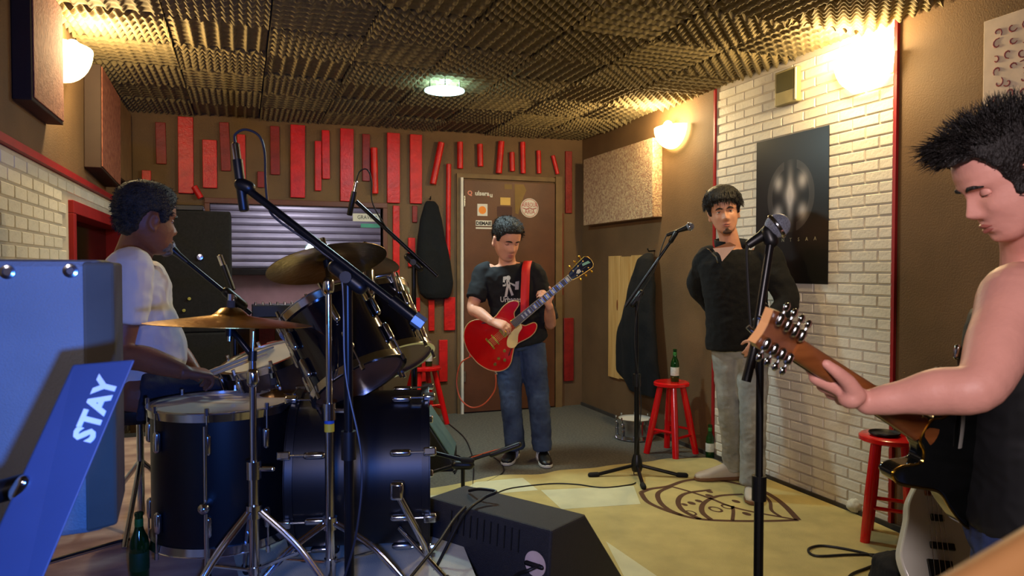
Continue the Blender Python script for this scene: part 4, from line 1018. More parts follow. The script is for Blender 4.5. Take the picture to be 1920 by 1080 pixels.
nrm = (o2-o1).cross(o4-o1).normalized(); nrm = nrm if nrm.dot(FWD) > 0 else -nrm
mb = MB(); fr_ = [o1, o2, o3, o4]; ux_ = (o2-o1).normalized(); mb.add(fr_+[p+nrm*.016-ux_*.012 for p in fr_], [(0, 1, 2, 3), (7, 6, 5, 4), (0, 4, 5, 1), (1, 5, 6, 2), (2, 6, 7, 3), (3, 7, 4, 0)])
mb.build('column', mat('stand_dark_metal', (52, 66, 96), .5, metal=.0, var=.06), stnd, smooth=False, bevel=.003)
ux = (o2-o3).normalized(); yv = (ux.cross(nrm)); yv = -yv if yv.dot(UPV+RGT*-.5) < 0 else yv
tc = P(187, 770, 1.14); tc = tc-nrm*((tc-o1).dot(nrm)+.0012)
Mt = at(tc, Matrix(((ux.x, yv.x, -nrm.x, 0), (ux.y, yv.y, -nrm.y, 0), (ux.z, yv.z, -nrm.z, 0), (0, 0, 0, 1))))
text_mesh('STAY', .046, Mt, mat('white_letter', (235, 235, 235), .5), 'lettering', stnd, bold=.0022, sx=.92)
MB().cyl(P(-30, 930, 1.14), P(60, 905, 1.16), .018).build('cross_tube', M_blackmetal, stnd)
MB().tube([P(32, 925, 1.10), P(45, 905, 1.10)], .012, 10, rnd=True).build('lock_bolt', M_chrome, stnd)
MB().cyl(P(-60, 1210, 1.05), V((P(-60, 1210, 1.05).x, P(-60, 1210, 1.05).y, .01)), .03).build('foot_post', M_blackmetal, stnd)

# ------------------------------------------------------------------ coats
def coat(name, label, wallp, outline, depthv, m, folds=5):
    """hanging coat: outline = list of (z, left, right) offsets along the wall"""
    t = thing(name, label, 'coat', wallp)
    along, out = depthv; mb = MB(); rings = []
    for (z, a, b, th) in outline:
        c = V((wallp[0], wallp[1], 0))+along*((a+b)/2)+out*(th+.006)+V((0, 0, z)); rings.append((c, along*((b-a)/2), out*th))
    mb.loft(rings, 24, p=2.3)
    me = remesh(mb, .011, 3)
    for v in me.vertices:
        s_ = (v.co-V(wallp)).dot(along); k = math.sin(s_*34+v.co.z*2+math.sin(v.co.z*5))*.006+noise.noise(v.co*7)*.012
        o_ = (v.co-V((wallp[0], wallp[1], 0))).dot(out)
        if o_ > .025: v.co += out*k
    build_mesh(me, 'cloth', m, t)
    return t, along
# coat on back wall
def wy(px, py): return WY(px, py, BY-.06)
tp = wy(808, 376)
rows = [(376, 800, 817), (385, 795, 823), (410, 788, 828), (440, 783, 833), (470, 781, 840), (500, 781, 846), (530, 783, 849), (550, 787, 846), (560, 797, 842)]
oc, al = coat('hanging_coat', 'black coat hanging on the back wall between the window and the door', (tp.x, BY-.004, 0), [(wy(808, y).z, wy(a, y).x-tp.x, wy(b, y).x-tp.x, th) for (y, a, b), th in zip(rows, (.02, .035, .045, .055, .06, .06, .06, .055, .045))], (V((1, 0, 0)), V((0, -1, 0))), M_blackcloth)
hk = MB().tube([(tp.x, BY-.002, wy(808, 372).z), (tp.x, BY-.04, wy(808, 373).z), (tp.x, BY-.05, wy(808, 369).z)], .006, 8, rnd=True).build('coat_hook', M_blackmetal, None, label='small coat hook above the coat on the back wall', cat='hook')
def wx(px, py): return WX(px, py, RX-.08)
tp = wx(1212, 476)
rows = [(474, 1206, 1218), (485, 1199, 1223), (520, 1189, 1226), (570, 1178, 1229), (620, 1168, 1234), (670, 1162, 1238), (705, 1164, 1240), (722, 1176, 1238), (740, 1186, 1234)]
lst = [(wx(1212, y).z, wx(b, y).y-tp.y, wx(a, y).y-tp.y, th) for (y, a, b), th in zip(rows, (.02, .04, .055, .065, .07, .07, .065, .06, .05))]
coat('hanging_coat', 'long black coat hanging over the pine board on the right wall', (RX-.03, tp.y, 0), lst, (V((0, 1, 0)), V((-1, 0, 0))), M_blackcloth)
MB().tube([(RX-.002, tp.y, wx(1212, 470).z), (RX-.06, tp.y, wx(1212, 471).z), (RX-.07, tp.y, wx(1212, 466).z)], .006, 8, rnd=True).build('coat_hook', M_blackmetal, None, label='small coat hook above the coat over the pine board', cat='hook')

# ------------------------------------------------------------------ cables on the floor
def cable(pts, label, r=.0045, m=M_cable, z=.012):
    q = [F(x, y, z) if len(p_) == 2 else P(x, y, p_[2]) for p_ in pts for x, y in [p_[:2]]]
    MB().tube(catmull(q, 8), r, 8).build('cable', m, None, label=label, cat='cable')
cable([(930, 925), (960, 915), (1030, 907), (1080, 908), (1130, 914), (1180, 909), (1192, 905)], 'thin dark cable crossing the rug to the far microphone stand', .004, z=.0135)
cable([(1700, 1046), (1640, 1040), (1590, 1040), (1530, 1042), (1516, 1030), (1540, 1023), (1590, 1030), (1635, 1042), (1640, 1058), (1600, 1075), (1585, 1090)], 'black cable looping on the yellow rug at the lower right', .006, z=.0155)
cable([(842, 795), (870, 820), (884, 850), (888, 880), (886, 915)], 'dark cable running over the grey carpet from the far stool', .0045, z=.0055)
cable([(852, 888), (870, 862), (905, 852), (930, 860), (945, 880), (930, 895), (890, 912)], 'dark cable curling by the low black stand', .0045, z=.0055)
cable([(850, 874), (880, 860), (915, 848), (940, 842), (960, 836)], 'orange-red cable lying on the grey carpet behind the low stand', .006, M_cableorange, z=.0065)
cable([(846, 850), (862, 856), (870, 868), (850, 885)], 'short black cable by the far floor monitor', .004, z=.0055)
for k in range(7):
    x = 815+k*3.5
    cable([(x+random.uniform(-10, 40), 935+k*5), (x+8+random.uniform(-8, 8), 960+k*4), (x-8+random.uniform(-8, 8), 990), (x-25+k*5, 1030), (x-60+k*8, 1085)], ('thin', 'thick', 'dark', 'long', 'bundled', 'twisted', 'lowest')[k]+' black cable in the tangle left of the near floor monitor', .005, z=.0135+.009*k)
cable([(880, 920, 2.95), (900, 917, 2.88), (930, 922, 2.84), (905, 935, 2.80), (870, 965, 2.70), (830, 1040, 2.6), (800, 1100, 2.5)], 'black cable draped over the left end of the near floor monitor', .006)
cable([(770, 1082, 2.2), (820, 1020, 2.4), (850, 975, 2.6), (872, 950, 2.72)], 'second black cable rising to the near floor monitor', .005)
# rack-side cables: power strip on drum rug
cable([(60, 1062), (170, 1030), (250, 1010), (330, 1012), (380, 1040), (395, 1090)], 'dark cable lying on the drum rug near the green bottle', .006, z=RZ+.008)
# ------------------------------------------------------------------ people
from mathutils.bvhtree import BVHTree
# z, front, back, half width
HT = [(.125, .0, -.02, .008), (.119, .030, -.052, .034), (.108, .056, -.076, .053), (.092, .074, -.090, .065), (.070, .086, -.099, .0735), (.045, .092, -.103, .0775), (.022, .0915, -.103, .0775), (.002, .084, -.101, .075), (-.020, .0835, -.096, .0735), (-.040, .085, -.086, .0705), (-.060, .0855, -.070, .0655), (-.080, .083, -.045, .0585), (-.098, .080, -.016, .049), (-.111, .073, .010, .037), (-.119, .060, .026, .022), (-.122, .05, .035, .008)]
def ht(z):
    if z >= HT[0][0]: return HT[0][1:]
    for a, b in zip(HT, HT[1:]):
        if z >= b[0]:
            t = (z-b[0])/(a[0]-b[0]); return tuple(b[i]*(1-t)+a[i]*t for i in (1, 2, 3))
    return HT[-1][1:]
def G(x, s): return math.exp(-(x/s)**2)
def hpt(z, th, off=0):
    f, b, w = ht(z); yc = (f+b)/2; ry = (f-b)/2
    c, s = math.cos(th), math.sin(th); p = 2.25
    x = math.copysign(abs(c)**(2/p), c)*(w+off); y = yc+math.copysign(abs(s)**(2/p), s)*(ry+off)
    if s > 0 and abs(c) < .95 and not off:
        ax = abs(x); fr = min(1, s*1.6)
        nose = .0
        if .016 > z > -.052:
            if z > -.034: a = .004+.026*((.016-z)/.05)**1.1
            else: a = .030*max(0, (z+.052)/.018)**.55
            nose = a*G(x, .0085+.0045*max(0, min(1, (-z)/.035)))
        d = nose+.008*G(ax-.0145, .0065)*G(z+.040, .008)
        d += -.0125*G(ax-.032, .015)*G(z-.001, .0115)+.0055*G(ax-.030, .020)*G(z-.021, .007)+.002*G(x, .02)*G(z-.02, .01)
        d += .006*G(ax-.043, .017)*G(z+.030, .018)-.004*G(ax-.045, .014)*G(z+.068, .02)
        d += .0085*G(x, .021)*G(z+.0665, .0050)+.0080*G(x, .019)*G(z+.0800, .0052)-.0035*G(x, .022)*G(z+.0735, .0022)
        d += -.0045*G(x, .022)*G(z+.0915, .0055)+.007*G(x, .017)*G(z+.106, .0115)-.002*G(x, .006)*G(z+.056, .006)
        y += d*fr
    return V((x, y, z))
def head_frame(c, fwd, up, s=1.0):
    f_ = V(fwd).normalized(); u = V(up); u = (u-f_*u.dot(f_)).normalized(); r = f_.cross(u)
    M = Matrix(((r.x*s, f_.x*s, u.x*s, c[0]), (r.y*s, f_.y*s, u.y*s, c[1]), (r.z*s, f_.z*s, u.z*s, c[2]), (0, 0, 0, 1)))
    return M
def head_prims(mb, M, nz=84, nt=96):
    vs = []; fs = []
    zs = [.1245-.2465*(.5-.5*math.cos(PI*i/(nz-1)))**.9 for i in range(nz)]
    zs = [.1248-(.2468)*i/(nz-1) for i in range(nz)]
    for z in zs:
        for k in range(nt): vs.append(hpt(z, 2*PI*k/nt))
    for i in range(nz-1):
        for k in range(nt): fs.append((i*nt+k, (i+1)*nt+k, (i+1)*nt+(k+1) % nt, i*nt+(k+1) % nt))
    fs.append(tuple(range(nt))); fs.append(tuple((nz-1)*nt+k for k in range(nt-1, -1, -1)))
    mb.add(vs, fs, M)
    for sx in (-1, 1):   # ears
        E = M @ Matrix.Translation((sx*.0775, -.012, -.014)) @ Matrix.Rotation(sx*-.35, 4, 'Z') @ Matrix.Rotation(-.15, 4, 'X')
        mb.ell((0, 0, 0), (.0065, .017, .029), E, 14, 10)
        pts = [V((sx*.008, .013*math.cos(t)-.002, .027*math.sin(t)+.002)) for t in [math.radians(a) for a in (-60, -100, -130, -165, -200, -240, -280, -320, -350)]]
        mb.tube([V((p.x, -p.y if 0 else p.y, p.z)) for p in pts], .0048, 8, E, rnd=True)
        mb.ell((sx*.003, .006, -.028), (.006, .007, .008), E, 10, 8)
def hairline(a, front=.078, side=.0, nape=-.062, burn=-.015):
    T = [(0, front), (38, front-.004), (52, front-.022), (60, .034), (68, burn), (80, burn-.003), (86, .020), (102, .022), (112, side), (132, nape*.7), (180, nape)]
    a = math.degrees(a)
    for p, q in zip(T, T[1:]):
        if a <= q[0]:
            t = (a-p[0])/(q[0]-p[0]); return p[1]*(1-t)+q[1]*t
    return nape
def hair_prims(mb, M, thick, **k):
    nz, nt = 70, 96; vs = []; fs = []
    for i in range(nz):
        z = .1248-.215*i/(nz-1)
        for j in range(nt):
            th = 2*PI*j/nt; a = abs(math.atan2(math.cos(th), math.sin(th)))
            m = max(0, min(1, (z-hairline(a, **k))/.010)); m = m*m*(3-2*m)
            t = thick(a, z, th) if callable(thick) else thick
            p = hpt(z, th, off=1e-6); n = V((p.x*1.0, p.y+.01, max(0, z-.03)*1.2)).normalized()
            vs.append(p+n*(t*m-.010*(1-m)))
    for i in range(nz-1):
        for j in range(nt): fs.append((i*nt+j, (i+1)*nt+j, (i+1)*nt+(j+1) % nt, i*nt+(j+1) % nt))
    fs.append(tuple(range(nt))); fs.append(tuple((nz-1)*nt+j for j in range(nt-1, -1, -1)))
    mb.add(vs, fs, M)
def tufts(mb, M, n, zmin, length, rad, dirf, seed=1, amax=180):
    rnd = random.Random(seed); c = 0
    while c < n:
        th = rnd.uniform(0, 2*PI); z = rnd.uniform(zmin, .122); a = abs(math.atan2(math.cos(th), math.sin(th)))
        if z < hairline(a)+.008 or math.degrees(a) > amax: continue
        p = hpt(z, th, off=.002); d = V(dirf(p, a, rnd)).normalized(); L = length*rnd.uniform(.6, 1.15)
        q = p+d*L*.5; e = p+d*L+V((0, 0, -L*.12))
        mb.tube([p-d*.006, q, e], [rad, rad*.75, rad*.12], 6, M); c += 1
def strands(t, M, n, zmin, L, dirf, m, seed=1, r=.0008, off=.008, grav=.15, amin=0, amax=180, hl={}, wave=.0):
    rnd = random.Random(seed); mb = MB(); c = 0; tries = 0
    while c < n and tries < n*20:
        tries += 1
        th = rnd.uniform(0, 2*PI); z = rnd.uniform(zmin, .1235); a = abs(math.atan2(math.cos(th), math.sin(th)))
        if z < hairline(a, **hl)+.004 or not (amin <= math.degrees(a) <= amax): continue
        o_ = off(a, z) if callable(off) else off
        p = hpt(z, th, off=1e-6); nn = V((p.x, p.y+.01, max(0, z-.03)*1.2)).normalized(); p = p+nn*o_
        d = V(dirf(p, a, rnd)).normalized(); l = L*rnd.uniform(.55, 1.2); pts = [p]; dd = d
        for k in range(4):
            dd = (dd+V((rnd.uniform(-wave, wave), rnd.uniform(-wave, wave), -grav*.5))).normalized(); pts.append(pts[-1]+dd*l/4)
        mb.tube(pts, [r*1.3, r*1.2, r, r*.7, r*.25], 3, M); c += 1
    o = mb.build('hair_strands', m, t); o['kind'] = 'stuff'; return o
def face_parts(t, M, skin, lipm, brow=M_hair, lid=.5, gaze=(0, 1, -.2), beard=None, s=1):
    for sx in (-1, 1):
        c = V((sx*.0315, .0642, .0005))
        MB().ell(c, (.0115, .0115, .0115), M, 16, 12).build('eyeball', M_eye, t)
        g = V((gaze[0], gaze[1], gaze[2])).normalized()
        MB().ell(c+g*.0066, (.0056, .0056, .0056), M, 14, 10).build('iris', M_iris, t)
        # lids: upper and lower caps of a slightly larger sphere
        mb = MB(); R = .0127; n = 16; m = 8
        for (e0, e1) in ((math.radians(90), math.radians(90-75-lid*40)), (math.radians(-90), math.radians(-22))):
            vs = []; fs = []
            for i in range(m+1):
                e = e0+(e1-e0)*i/m
                for j in range(n+1):
                    a = PI*j/n; vs.append(c+V((R*1.12*math.cos(a)*math.cos(e) if 1 else 0, R*math.sin(a)*math.cos(e), R*math.sin(e))))
            for i in range(m):
                for j in range(n): fs.append((i*(n+1)+j, i*(n+1)+j+1, (i+1)*(n+1)+j+1, (i+1)*(n+1)+j))
            mb.add(vs, fs, M)
        e_ = math.radians(90-75-lid*40)
        MB().tube([c+V((R*1.12*math.cos(a)*math.cos(e_), R*1.06*math.sin(a)*math.cos(e_), R*1.03*math.sin(e_))) for a in [PI*k/12 for k in range(2, 11)]], [.0006]+[.0011]*7+[.0006], 6, M).build('eyelashes', M_ink, t)
        o = mb.build('eyelid', skin, t); so = o.modifiers.new('s', 'SOLIDIFY'); so.thickness = .001
        pts = [V((sx*x, .0, z)) for x, z in ((.013, .017), (.024, .0215), (.036, .0215), (.047, .016))]
        pts = [V((p.x, hpt(p.z, math.acos(max(-1, min(1, p.x/.085)))).y+.000, p.z)) for p in pts]
        # drop onto the surface: search theta matching x
        qs = []
        for p in pts:
            best = min((abs(hpt(p.z, th_).x-p.x), th_) for th_ in [PI*k/180 for k in range(20, 161)])[1]
            q = hpt(p.z, best); qs.append(q+V((0, .0012, 0)))
        MB().tube(qs, [.0028, .0046, .0042, .0020], 8, M, rnd=True, flat=.6).build('eyebrow', brow, t)
    def srf(x, z, o=.0004):
        best = min((abs(hpt(z, th_).x-x), th_) for th_ in [PI*k/180 for k in range(40, 141)])[1]; return hpt(z, best)+V((0, o, 0))
    MB().tube([srf(x, -.0668+.0016*math.cos(x*180)-abs(x)*.08, -.0012) for x in (-.021, -.012, -.004, .004, .012, .021)], [.0014, .0034, .0040, .0040, .0034, .0014], 8, M, rnd=True).build('upper_lip', lipm, t)
    MB().tube([srf(x, -.0795+abs(x)*.12, -.0012) for x in (-.019, -.010, 0, .010, .019)], [.0014, .0040, .0048, .0040, .0014], 8, M, rnd=True).build('lower_lip', lipm, t)
def V2(v): return V(v)
def torso_rings(pel, chest, neck, sidep, sidec, sc_=1.0, off=0, t0=-.16, t1=1.0, belly=0, flare=0, prof=None, dsc=1.0):
    PR = prof or [(-.16, .10, .09), (-.05, .165, .112), (.12, .160, .112), (.35, .148, .105), (.6, .163, .115), (.80, .172, .108), (.90, .140, .088), (.96, .095, .070), (1.0, .062, .058)]
    pel, chest, neck = V(pel), V(chest), V(neck); out = []
    n = 26
    for i in range(n+1):
        t = t0+(t1-t0)*i/n
        u = max(0, t); c = pel*(1-u)**2+(chest*2-(pel+neck)/2)*2*u*(1-u)+neck*u*u
        if t < 0: c = pel+(pel-chest).normalized()*(-t)*(neck-pel).length
        for a, b in zip(PR, PR[1:]):
            if t <= b[0]+1e-9: 
                k = max(0, min(1, (t-a[0])/(b[0]-a[0]))); w = a[1]*(1-k)+b[1]*k; d = a[2]*(1-k)+b[2]*k; break
        sd = (V(sidep)*(1-u)+V(sidec)*u).normalized(); up = (chest-pel).normalized() if u < .5 else (neck-chest).normalized()
        sd = (sd-up*sd.dot(up)).normalized(); fw = up.cross(sd)
        bel = belly*G(t-.25, .22)
        w = w*sc_+off+flare*max(0, .15-t); d = d*sc_*dsc+off+bel+flare*max(0, .15-t)
        out.append((c+fw*bel*.8, sd*w, fw*d))
    return out
def limb(mb, pts, rs, n=16, sub=5, **k):
    q = catmull(pts, sub); rr = []
    for i in range(len(q)):
        t = i/sub; a = min(int(t), len(rs)-2); f_ = t-a; f_ = f_*f_*(3-2*f_); rr.append(rs[a]*(1-f_)+rs[a+1]*f_)
    mb.tube(q, rr, n, rnd=k.pop('rnd', True), **k)
def hand(mb, wrist, d, nrm, tside, curls=(.4, .5, .3), s=1.0, thumb=None, spread=.06, index=None):
    wrist = V(wrist); d = V(d).normalized(); nrm = V(nrm); nrm = (nrm-d*nrm.dot(d)).normalized(); ac = d.cross(nrm)
    if ac.dot(V(tside)) < 0: ac = -ac
    W = lambda a, b, c: wrist+d*a*s+ac*b*s+nrm*c*s
    mb.loft([(W(-.02, 0, 0), ac*.026*s, nrm*.020*s), (W(.01, 0, 0), ac*.029*s, nrm*.019*s), (W(.045, .002, 0), ac*.039*s, nrm*.0165*s), (W(.080, .001, 0), ac*.042*s, nrm*.0135*s), (W(.094, 0, 0), ac*.037*s, nrm*.010*s)], 18, p=2.6)
    mb.ell((0, 0, 0), (.02*s, .016*s, .026*s), at(W(.035, .022, .008), frame(d)), 12, 8)
    L = (.074, .083, .077, .060); R = (.0088, .0090, .0086, .0076)
    for i in range(4):
        cu = curls[i] if isinstance(curls[0], (tuple, list)) else curls
        o = (1.5-i)*.0205; p = W(.083-.004*abs(i-1), o, 0); dd = (d+ac*(1.5-i)*spread).normalized(); ang = 0; pts = [p-dd*.015*s, p]
        for c_, f_ in zip(cu, (.44, .31, .25)):
            ang += c_; q = dd*math.cos(ang)+nrm*math.sin(ang); p = p+q*L[i]*f_*s; pts.append(p)
        r = R[i]*s; mb.tube(pts, [r, r*1.05, r*.98, r*.9, r*.72], 10, rnd=True)
    if thumb is None:
        a = W(.022, .022, .006); b = a+(d*.55+ac*.75+nrm*.35).normalized()*.040*s; c = b+(d*.8+ac*.35+nrm*.45).normalized()*.033*s; e = c+(d*.9+ac*.05+nrm*.45).normalized()*.026*s
        thumb = [a, b, c, e]
    mb.tube(thumb, [.0145*s, .012*s, .0108*s, .0080*s][:len(thumb)], 10, rnd=True)
def shoe(t, heel, toe, m_up, m_sole, w=.045, h=.085, stripe=None):
    heel, toe = V(heel), V(toe); d = (toe-heel); L = d.length; d.normalize(); s_ = d.cross(V((0, 0, 1))).normalized(); U = V((0, 0, 1))
    g = lambda a, z: heel+d*a*L+U*z
    mb = MB()
    mb.loft([(g(0, .05), s_*w*.55, U*.036), (g(.08, .055), s_*w*.78, U*.05), (g(.3, .056), s_*w*.85, U*.052), (g(.5, .046), s_*w*.9, U*.040), (g(.75, .034), s_*w, U*.027), (g(.92, .028), s_*w*.85, U*.021), (g(1.0, .025), s_*w*.4, U*.012)], 20, p=2.5)
    mb.tube([g(.20, .07), g(.18, .115)], .044, 16)
    build_mesh(remesh(mb, .006, 2), 'shoe', m_up, t)
    out = []
    for a, ww in ((0, .45), (.04, .75), (.2, .88), (.45, .82), (.7, 1.04), (.88, .95), (.98, .6), (1.02, .2)): out.append((a*L, w*ww))
    poly = [(a, b) for a, b in out]+[(a, -b) for a, b in reversed(out)]
    M = Matrix(((d.x, s_.x, 0, heel.x), (d.y, s_.y, 0, heel.y), (d.z, s_.z, 1, heel.z), (0, 0, 0, 1)))
    MB().prism(poly, .022, M, z0=.001).build('shoe_sole', m_sole, t, bevel=.006)
    mb = MB()
    for k in range(5): q = g(.36+.07*k, .093-.0105*k); mb.tube([q-s_*.018, q+U*.006, q+s_*.018], .0028, 6, rnd=True)
    mb.build('laces', m_sole, t)
    if stripe:
        mb = MB()
        for sg in (-1, 1):
            for k in range(3):
                a = .36+.09*k; mb.tube([g(a, .028)+s_*sg*w*.93, g(a-.03, .055)+s_*sg*w*.90, g(a-.05, .078)+s_*sg*w*.72], .0035, 6)
        mb.build('side_stripes', stripe, t)
def decal(t, target, polys, name, m, off=.0025, direction=None):
    dr = V(direction or FWD); dg = bpy.context.evaluated_depsgraph_get(); me = target.data
    iv = ROOTS[target.name].inverted(); bv = BVHTree.FromPolygons([iv @ v.co for v in me.vertices], [tuple(p.vertices) for p in me.polygons])
    mb = MB()
    for pl in polys:
        if isinstance(pl, tuple): vs, fs = pl
        else: vs, fs = pl, [tuple(range(len(pl)))]
        q = []
        for p in vs:
            h = bv.ray_cast(V(p)-dr*.6, dr)[0]; q.append((h if h is not None else V(p))-dr*off)
        mb.add(q, fs)
    return mb.build(name, m, t, smooth=False)
def font_polys(body, size, M, bold=0, sx=1):
    cu = bpy.data.curves.new('x', 'FONT'); cu.body = body; cu.size = size; cu.align_x = 'CENTER'; cu.align_y = 'CENTER'; cu.offset = bold; cu.resolution_u = 2
    ob = bpy.data.objects.new('x', cu); COLL.objects.link(ob); dg = bpy.context.evaluated_depsgraph_get(); me = bpy.data.meshes.new_from_object(ob.evaluated_get(dg))
    bpy.data.objects.remove(ob); r = ([M @ V((v.co.x*sx, v.co.y, v.co.z)) for v in me.vertices], [tuple(p.vertices) for p in me.polygons]); bpy.data.meshes.remove(me); return r
SCR = lambda c: at(c, Matrix(((RGT.x, UPV.x, -FWD.x, 0), (RGT.y, UPV.y, -FWD.y, 0), (RGT.z, UPV.z, -FWD.z, 0), (0, 0, 0, 1))))

# ---------------- the guitarist by the door
def guitarist():
    fl = (F(957, 862)+F(1022, 866))/2
    t = thing('person', 'person in black printed T-shirt and blue jeans playing a red electric guitar before the door', 'person', V((fl.x, fl.y, 0)))
    side = (RGT*1.0+FWD*.05).normalized(); fwd = -FWD
    pel, ch, nk = P(975, 632, 5.16), P(958, 545, 5.15), P(951, 493, 5.12)
    hc = P(950, 450, 5.05); hf = (-FWD*.80+RGT*.46-UPV*.40); hu = UPV+RGT*-.02
    M = head_frame(hc, hf, hu, 1.12)
    RS, LS = P(906, 514, 5.14), P(1003, 514, 5.14); RE, LE = P(886, 578, 5.06), P(1031, 606, 5.16); RW, LW = P(922, 603, 4.84), P(1030, 574, 4.93)
    mb = MB(); head_prims(mb, M)
    mb.loft(torso_rings(pel, ch, nk, side, side, 1.0), 24)
    limb(mb, [nk-UPV*.02, nk.lerp(hc, .45)+FWD*.01, hc-UPV*.05+FWD*.01], [.062, .056, .054])
    for S_, E_, W_ in ((RS, RE, RW), (LS, LE, LW)):
        limb(mb, [S_.lerp(nk, .25), S_, S_.lerp(E_, .5), E_, E_.lerp(W_, .4), W_], [.055, .058, .049, .040, .041, .027])
    hand(mb, RW, P(950, 612, 4.80)-RW, (FWD*.5-UPV*.7), (FWD*-.2+RGT*.3+UPV*.9), curls=(.45, .7, .5), s=1.05)
    nd = (P(1075, 505, 4.86)-P(985, 585, 4.90)).normalized()
    hand(mb, LW, (UPV*.75-RGT*.35+FWD*-.25), (-RGT*.5+FWD*.55-UPV*.3), (nd-FWD*.1), curls=(.55, 1.0, .8), s=1.0, thumb=[LW+UPV*.03-FWD*.01, P(1036, 556, 4.93), P(1034, 545, 4.93), P(1030, 538, 4.93)])
    RH, LH = P(953, 650, 5.17), P(997, 650, 5.17); RK, LK = P(958, 752, 5.11), P(1010, 752, 5.11); RA, LA = P(966, 835, 5.15), P(1017, 838, 5.12)
    for H_, K_, A_ in ((RH, RK, RA), (LH, LK, LA)): limb(mb, [H_, H_.lerp(K_, .5), K_, K_.lerp(A_, .4), A_], [.085, .072, .054, .052, .038])
    build_mesh(remesh(mb, .0065, 3), 'body', M_skinA, t)
    face_parts(t, M, M_skinA, M_lip, lid=.9, gaze=(0, 1, -.6))
    hb = MB(); hair_prims(hb, M, lambda a, z, th: .007+.011*max(0, min(1, (z-.02)/.09)), front=.066, burn=-.006)
    build_mesh(remesh(hb, .005, 2, wr=.002, wscale=60), 'hair', M_hair, t)
    strands(t, M, 900, .0, .020, lambda p, a, r: (p.x*6+r.uniform(-.4, .4), p.y*5+.5, .5+r.uniform(-.3, .3)), M_hair, 51, r=.0011, off=lambda a, z: .006+.010*max(0, min(1, (z-.02)/.09)), grav=.25, wave=.15)
    # shirt
    sb = MB(); sb.loft(torso_rings(pel, ch, nk, side, side, 1.0, off=.020, t0=-.10, t1=.955, flare=.06), 28)
    for S_, E_ in ((RS, RE), (LS, LE)):
        k = .72 if S_ is RS else .95
        limb(sb, [S_.lerp(nk, .35), S_, S_.lerp(E_, .4), S_.lerp(E_, k)], [.066, .074, .072, .070], rnd=False)
    sh = build_mesh(remesh(sb, .008, 3, wr=.009, wscale=8), 'shirt', M_tshirt, t)
    # print on the shirt
    q = lambda x, y: P(920+x/6.75, 500+y/6.75, 4.9)
    pol = [[q(200+30*math.cos(a), 135+30*math.sin(a)) if 0 else q(222+30*math.cos(a), 140+32*math.sin(a)) for a in [2*PI*k/14 for k in range(14)]],
           [q(155, 125), q(195, 118), q(190, 245), q(150, 250)], [q(195, 170), q(235, 160), q(250, 240), q(240, 265), q(200, 270)],
           [q(195, 260), q(225, 270), q(205, 385), q(172, 390)], [q(225, 260), q(250, 255), q(292, 360), q(262, 372)],
           [q(235, 195), q(245, 215), q(300, 250), q(318, 245), q(316, 225), q(262, 205)], [q(315, 190), q(362, 180), q(355, 290), q(308, 292)]]
    decal(t, sh, pol, 'shirt_print', M_label)
    decal(t, sh, [font_polys('Urbanas', .052, SCR(q(255, 422)), .001, .85)], 'shirt_lettering', M_label)
    # jeans
    jb = MB(); jb.loft(torso_rings(pel, ch, nk, side, side, 1.0, off=.008, t0=-.16, t1=.06), 24)
    for H_, K_, A_ in ((RH, RK, RA), (LH, LK, LA)):
        limb(jb, [H_+UPV*.02, H_.lerp(K_, .5), K_, K_.lerp(A_, .45), A_-UPV*.02], [.098, .088, .074, .072, .068], rnd=False)
    build_mesh(remesh(jb, .008, 3, wr=.008, wscale=10), 'jeans', M_jeans, t)
    for (hx, tx) in (((966, 862), (950, 878)), ((1012, 864), (1026, 884))):
        a, b = F(*hx), F(*tx); a.z = b.z = .001; d = (b-a).normalized(); c = (a+b)/2
        c = F((hx[0]+tx[0])/2, (hx[1]+tx[1])/2-6); c.z = .001
        shoe(t, c-d*.14, c+d*.15, M_black, M_label, stripe=M_label)
    return t
guitarist()
